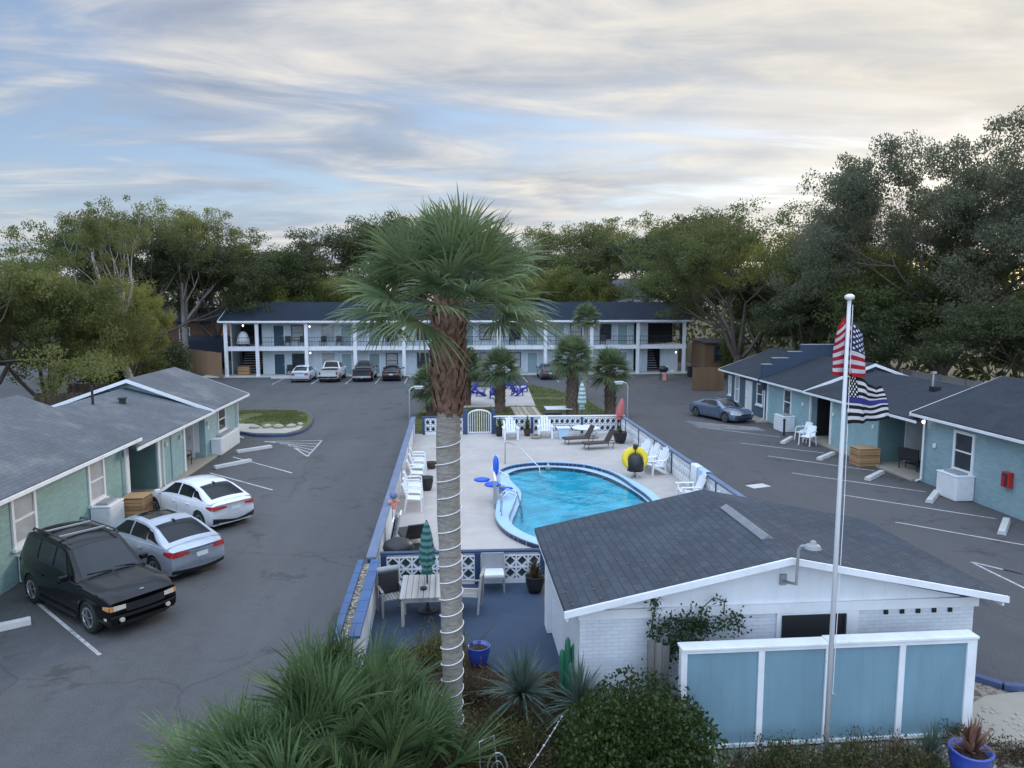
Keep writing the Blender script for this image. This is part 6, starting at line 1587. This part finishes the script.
# vine on the pool house
rr = random.Random(19); v, f = [], []; b = MB()
runs = [[(3.62,12.68,.1),(3.7,12.66,1.2),(3.62,12.64,1.9),(3.68,12.6,2.35),(3.50,12.2,2.5)],[(3.70,12.66,1.2),(4.1,12.64,1.75),(4.5,12.62,1.85),(4.9,12.62,1.9),(5.15,12.6,2.0),(5.25,12.6,1.75)],
        [(4.5,12.62,1.85),(4.55,12.6,2.2),(4.75,12.6,2.38),(4.95,12.6,2.3),(4.95,12.6,2.05)],[(3.7,12.64,1.75),(4.0,12.6,1.98),(4.4,12.6,1.98),(4.6,12.6,1.78)],[(3.75,12.6,1.2),(4.2,12.55,1.62),(4.55,12.55,1.55)]]
for i, r in enumerate(runs):
    b.tube(r,.014,4,False); den = (40,120,22,190,150)[i]
    for a, c in zip(r, r[1:]):
        a = Vector(a); c = Vector(c)
        for k in range(int(den*(c-a).length*2.4)):
            p = a.lerp(c, rr.random())+Vector((rr.gauss(0,.06),-abs(rr.gauss(0,.05)),rr.gauss(0,.06)))*(1.8 if i in (1,3,4) else 1.); add_leaf(v, f, p, .075, rr, .1)
t = thing('climbing_vine','dark green vine climbing the white pool house gable wall','vine',(3.62,12.68,0))
b.build('stem', M['bark'], t, fix=False); inv = Vector((3.62,12.68,0))
me = bpy.data.meshes.new('leaves'); me.from_pydata([tuple(Vector(p)-inv) for p in v], [], f); me.materials.append(M['leaf_vine']); o = bpy.data.objects.new('leaves', me); COL.objects.link(o); o.parent = t
# a few dry leaves lie on the pool house roof and the beds
rr = random.Random(44); v, f = [], []
for i in range(170):
    x = rr.uniform(2.0,10.1); y = 12.4+4.5*rr.random()**1.6; z = 3.222-abs(x-6.05)*(.86/4.08 if x < 6.05 else .86/4.15)+.006
    a = rr.uniform(0,6.28); s_ = rr.uniform(.012,.035); b_ = len(v); c_, d_ = math.cos(a)*s_, math.sin(a)*s_
    v += [(x-c_,y-d_,z),(x+d_*.6,y-c_*.6,z+.01),(x+c_,y+d_,z),(x-d_*.6,y+c_*.6,z+.012)]; f.append((b_,b_+1,b_+2,b_+3))
me = bpy.data.meshes.new('fallen_leaves'); me.from_pydata(v, [], f); me.materials.append(M['dryfrond']); o = bpy.data.objects.new('fallen_leaves', me); COL.objects.link(o); tag(o,'dry leaves scattered on the pool house roof','leaves',None,'stuff')
# grass as ground cover
def blades(name, label, n, inside, x0, x1, y0, y1, z, h, m, seed, w=.02):
    rr = random.Random(seed); v, f = [], []
    while len(f) < n:
        x = rr.uniform(x0,x1); y = rr.uniform(y0,y1)
        if not inside(x,y) or mnoise.noise(Vector((x*.5,y*.5,seed))) < -.28: continue
        a = rr.uniform(0,6.283); hh = h*rr.uniform(.5,1.3); b_ = len(v)
        v += [(x-w*math.cos(a),y-w*math.sin(a),z),(x+w*math.cos(a),y+w*math.sin(a),z),(x+rr.uniform(-.06,.06),y+rr.uniform(-.06,.06),z+hh)]; f.append((b_,b_+1,b_+2))
    me = bpy.data.meshes.new(name); me.from_pydata(v, [], f); me.materials.append(M[m]); o = bpy.data.objects.new(name, me); COL.objects.link(o); tag(o,label,'grass',None,'stuff')
def in_poly(P):
    def g(x, y):
        c = False; j = len(P)-1
        for i in range(len(P)):
            if (P[i][1] > y) != (P[j][1] > y) and x < (P[j][0]-P[i][0])*(y-P[i][1])/(P[j][1]-P[i][1])+P[i][0]: c = not c
            j = i
        return c
    return g
blades('island_grass','short olive grass on the kerbed island by the left wing',9000,in_poly([(-14.4,46.2),(-12,45.9),(-11.2,44.6),(-9.3,44.5),(-8.9,46.3),(-9.4,49.3),(-10.6,51.3),(-14.4,51.7)]),-14.5,-8.5,43,52,.156,.10,'grass',2)
LW_ = in_poly([(-2.2,42.8),(10,42.8),(10.7,48),(10.4,57),(8.6,63.3),(7.3,66.3),(1.0,66.3),(-.8,60),(-2.1,52)]); PV_ = in_poly([(.95,52.6),(6.2,53.2),(6.9,66),(1.0,64)])
blades('lawn_grass','short mown grass round the fire pit behind the pool',14000,lambda x,y: LW_(x,y) and not PV_(x,y) and not (4.2<x<6.2 and 46.5<y<52.5),-2.3,10.8,42.8,66.4,.008,.09,'grass',3,.03)
for i,(x,y,s) in enumerate([(-11.6,44.4,.45),(-10.9,44.6,.5),(-10.2,44.4,.55),(-9.5,44.6,.5),(-9.1,45.3,.4)]):
    b = MB(); b.lathe((0,0,-.05),[(.3,0),(.5,.15),(.42,.4),(.15,.55),(.03,.56)],9); o = b.build('rock', M['rock'], None, smooth=True); o.location = (x,y,.16); o.scale = (s*1.4,s,s*.8); o.rotation_euler = (0,0,i*1.3)
    tag(o,'pale rock edging the grass island, '+('first','second','third','fourth','fifth')[i]+' from the left','rock','rocks on the grass island')
b = MB(); rr = random.Random(77)
for i in range(700):
    x = rr.uniform(4.3,11.8); y = rr.uniform(9.9,12.6)
    if in_poly([(4.3,9.5),(12.4,9.5),(11.4,12.4),(10.6,13.2),(9.95,12.7),(9.3,11.5),(4.3,11.5)])(x,y): s = rr.uniform(.025,.07); b.cbox((x,y,.018+s*.2),(s,s*.8,s*.6),rr.uniform(0,3),rr.uniform(-.5,.5))
o = b.build('pebbles', M['rock'], bevel=.008); tag(o,'loose pale stones scattered over the gravel bed','stones',None,'stuff')

# ------------------------------------------------------------------ fences, sheds and houses around
def board_fence(label, p0, p1, h, m, name='board_fence', gap=.16):
    t = thing(name, label, 'fence', (*p0,0)); P0 = Vector(p0); P1 = Vector(p1); L = (P1-P0).length; d = (P1-P0)/L; a = math.atan2(d.y,d.x); n = int(L/gap); b = MB(); rr = random.Random(int(L*7))
    for k in range(n): c = P0+d*(k+.5)*L/n; hh = h+rr.uniform(-.04,.04); b.cbox((c.x,c.y,hh/2),(L/n*.93,.03,hh),a)
    b.build('boards', M[m], t)
    for k in range(int(L/2.4)+2): c = P0+d*min(L,k*2.4)+Vector((-d.y,d.x))*.08; b = MB(); b.cbox((c.x,c.y,h/2),(.1,.1,h),a); b.build('post', M[m], t)
    b = MB()
    for z in (.4,h-.4): c = (P0+P1)/2+Vector((-d.y,d.x))*.045; b.cbox((c.x,c.y,z),(L,.05,.09),a)
    b.build('rail', M[m], t)
board_fence('tan cedar board fence running to the left end of the motel',(-27.5,80.5),(-22.5,74.6),2.5,'fencewood')
board_fence('dark old board fence behind the left wing roof, lower near part',(-24.2,45.),(-21.2,45.2),2.3,'darkwood')
board_fence('dark old board fence behind the left wing roof, farther part',(-24.8,50.),(-22.4,50.2),2.3,'darkwood')
board_fence('grey board fence behind the right wing under the live oaks',(29.2,30),(29.6,46),3.2,'greywood')
t = thing('screen_panel','flat brown screen panel beside the slate blue wing','screen',(21.9,61.2,0))
b = MB(); b.box(20.6,23.3,61.1,61.2,.05,1.95); b.build('panel', M['brownpanel'], t)
for x in (20.65,21.95,23.25): b = MB(); b.box(x-.06,x+.06,61.205,61.32,0,2.0); b.build('post', M['brownpanel'], t)
t = thing('wooden_shed','brown plank shed with dark window at the right end of the motel','shed',(27,73.5,0))
b = MB(); b.box(25.4,29.4,72.,76.,0,3.3); b.build('wall', M['brownpanel'], t)
b = MB(); b.prism([(71.6,3.42),(76.4,3.6),(76.4,3.48),(71.6,3.3)],'x',25.1,29.7); b.build('roof', M['roof_d'], t)
window(t,'-y',-72.,26.3,27.3,1.5,3.1,frame='darkwood',pane='darkpane'); door(t,'-y',-72.,28.4,29.2,0,2.1,'brownpanel','darkwood')
def house(label, x, y, w, d_, h, rm, wm_, rh=2.2):
    t = thing('house', label, 'house', (x,y,0)); b = MB(); b.box(x-w/2,x+w/2,y-d_/2,y+d_/2,0,h); b.build('wall', M[wm_], t)
    b = MB(); b.prism([(y-d_/2-.5,h),(y,h+rh),(y+d_/2+.5,h),(y+d_/2+.5,h-.15),(y,h+rh-.15),(y-d_/2-.5,h-.15)],'x',x-w/2-.5,x+w/2+.5); b.build('roof', M[rm], t)
    for k in range(3): window(t,'-y',-(y-d_/2),x-w*.3+k*w*.26-.6,x-w*.3+k*w*.26+.6,h-2.2,h-.7,pane='darkpane')
house('pale house with grey roof glimpsed in the gap above the motel roof',23.5,113,15,9,8.2,'roof_l','white',2.6)
house('low house with red brown wall left of the motel behind the trees',-33,92,12,8,5.2,'roof_d','redplant' if False else 'boots',1.5)
t = thing('covered_trailer','dark blue covered trailer behind the cedar fence left of the motel','trailer',(-25.4,84.5,0))
b = MB(); b.prism([(82.9,.8),(86.1,.8),(86.1,3.3),(85.4,3.7),(83.6,3.7),(82.9,3.3)],'x',-28.4,-24.6); b.build('cover', M['navycover'], t, bevel=.1)
for x in (-27.6,-25.4): 
    for y in (83.1,85.9): b = MB(); b.tube([(x,y-.12,.45),(x,y+.12,.45)],.45,14); b.build('wheel', M['tyre'], t)
t = thing('power_pole','pale leaning utility pole behind the olive oak on the left','pole',(-26.5,60,0))
b = MB(); b.tube([(-24.6,60,0),(-27.4,60,11.6)],[.15,.09],10); b.build('pole', M['palebark'], t)

# ------------------------------------------------------------------ sky, sun, camera
SUN_AZ, SUN_EL = 40., 17.
w = bpy.data.worlds.new('World'); sc.world = w; w.use_nodes = True
T = w.node_tree; T.nodes.clear()
def N(typ, **kw):
    x = T.nodes.new(typ)
    for k, v_ in kw.items():
        if k in x.inputs: x.inputs[k].default_value = v_
        else: setattr(x, k, v_)
    return x
def MA(op, a, b=None, c=None):
    x = N('ShaderNodeMath', operation=op)
    for i, q in enumerate((a, b, c)):
        if q is None: continue
        if isinstance(q, (int, float)): x.inputs[i].default_value = q
        else: T.links.new(q, x.inputs[i])
    return x.outputs[0]
def MIX(f, a, b):
    x = N('ShaderNodeMix', data_type='RGBA')
    for i, q in ((0, f), (6, a), (7, b)):
        if isinstance(q, (int, float)): x.inputs[i].default_value = q
        elif isinstance(q, tuple): x.inputs[i].default_value = (*q, 1)
        else: T.links.new(q, x.inputs[i])
    return x.outputs[2]
def RAMP(f, st):
    x = N('ShaderNodeValToRGB'); T.links.new(f, x.inputs[0]); e = x.color_ramp.elements
    while len(e) < len(st): e.new(.5)
    for i, (p, c) in enumerate(st): e[i].position = p; e[i].color = (*c, 1)
    return x.outputs[0]
sky = N('ShaderNodeTexSky', sky_type='NISHITA', sun_disc=False); sky.sun_elevation = R(SUN_EL); sky.sun_rotation = R(SUN_AZ); sky.dust_density = .6; sky.altitude = 50
tc = N('ShaderNodeTexCoord'); sp = N('ShaderNodeSeparateXYZ'); T.links.new(tc.outputs['Generated'], sp.inputs[0])
zc = MA('MAXIMUM', sp.outputs[2], .0)
den = MA('ADD', zc, .10)
cb = N('ShaderNodeCombineXYZ'); T.links.new(MA('DIVIDE', sp.outputs[0], den), cb.inputs[0]); T.links.new(MA('DIVIDE', sp.outputs[1], den), cb.inputs[1])
def CN(scale, rot, sc3, detail, rough, dist, loc=(0,0,0)):
    m = N('ShaderNodeMapping'); T.links.new(cb.outputs[0], m.inputs[0]); m.inputs['Scale'].default_value = sc3; m.inputs['Rotation'].default_value = (0,0,R(rot)); m.inputs['Location'].default_value = loc
    n = N('ShaderNodeTexNoise', Scale=scale, Detail=detail, Roughness=rough, Distortion=dist); T.links.new(m.outputs[0], n.inputs['Vector']); return n.outputs['Fac']
big = CN(.42, -24, (1.,1.5,1), 7, .55, .9, (5.6,2.9,0))
wisp = CN(1.2, -34, (.9,1.8,1), 7, .58, 1.1, (7.3,.4,0))
shade = CN(.6, -18, (1.,1.6,1), 7, .56, .9, (1.9,5.2,0))
cover = MA('ADD', MA('MULTIPLY', big, .66), MA('MULTIPLY', wisp, .34))
# more cloud towards the sun side (right), bluer to the left
side_ = MA('MULTIPLY', sp.outputs[0], .05)
mask = RAMP(MA('ADD', cover, side_), [(.38, (0,0,0)), (.48, (.75,.75,.75)), (.56, (1,1,1))])
lit = MA('ADD', MA('MULTIPLY', shade, .55), MA('MULTIPLY', wisp, .45))
cc = RAMP(MA('ADD', lit, .015), [(.37, (.27,.32,.43)), (.47, (.41,.455,.54)), (.55, (.62,.63,.65)), (.64, (.86,.81,.74))])
sd = Vector((math.sin(R(SUN_AZ))*math.cos(R(8)), math.cos(R(SUN_AZ))*math.cos(R(8)), math.sin(R(8))))
dp = N('ShaderNodeVectorMath', operation='DOT_PRODUCT'); T.links.new(tc.outputs['Generated'], dp.inputs[0]); dp.inputs[1].default_value = sd
near = MA('POWER', MA('MAXIMUM', dp.outputs['Value'], 0.), 9.)
cc = MIX(MA('MULTIPLY', near, .42), cc, (1.0,.90,.70))
aw = N('ShaderNodeVectorMath', operation='DOT_PRODUCT'); T.links.new(tc.outputs['Generated'], aw.inputs[0]); aw.inputs[1].default_value = Vector((-.50,-.86,.08)).normalized()
away = MA('MAXIMUM', aw.outputs['Value'], 0.)
over = MA('MAXIMUM', MA('SUBTRACT', zc, .36), 0.)
up = MA('ADD', MA('ADD', 1., MA('MULTIPLY', over, ZEN)), MA('MULTIPLY', away, BACK))  # sky out of view overhead and behind brightened as added fill for walls
# cloud light is cooler overhead and in the east, away from the low sun
cool = MA('MINIMUM', MA('ADD', MA('MULTIPLY', over, 3.), MA('MULTIPLY', away, 1.4)), 1.)
cc = MIX(cool, cc, (.425,.525,.69))
bg1 = N('ShaderNodeBackground', Strength=.1); T.links.new(MIX(.35, sky.outputs[0], (3.6,5.0,8.2)), bg1.inputs[0])
bg2 = N('ShaderNodeBackground'); T.links.new(cc, bg2.inputs[0]); T.links.new(MA('MULTIPLY', up, CLOUD), bg2.inputs[1])
ms = N('ShaderNodeMixShader'); T.links.new(mask, ms.inputs[0]); T.links.new(bg1.outputs[0], ms.inputs[1]); T.links.new(bg2.outputs[0], ms.inputs[2])
wo = N('ShaderNodeOutputWorld'); T.links.new(ms.outputs[0], wo.inputs[0])
ld = bpy.data.lights.new('sun', 'SUN'); ld.energy = SUNP; ld.angle = R(12); ld.color = (1., .86, .68)
lo = bpy.data.objects.new('sun', ld); COL.objects.link(lo)
S = Vector((math.sin(R(SUN_AZ))*math.cos(R(SUN_EL)), math.cos(R(SUN_AZ))*math.cos(R(SUN_EL)), math.sin(R(SUN_EL))))
lo.rotation_euler = S.to_track_quat('Z', 'Y').to_euler(); lo.location = (40,50,40)
cd = bpy.data.cameras.new('camera'); cd.sensor_width = 36; cd.lens = 740*36/1024; cd.clip_end = 2000; cd.clip_start = .1
co = bpy.data.objects.new('camera', cd); COL.objects.link(co); co.location = (0,0,7.8); co.rotation_euler = (R(90-6.6), 0, R(-4.8)); sc.camera = co
sc.render.engine = 'CYCLES'; sc.cycles.use_denoising = True; sc.cycles.max_bounces = 6; sc.cycles.transparent_max_bounces = 6; sc.cycles.caustics_reflective = False; sc.cycles.caustics_refractive = False
sc.cycles.sample_clamp_indirect = 8
vs = sc.view_settings; vs.view_transform = 'Standard'; vs.look = 'None'; vs.exposure = EXPO; vs.gamma = 1; vs.use_curve_mapping = False
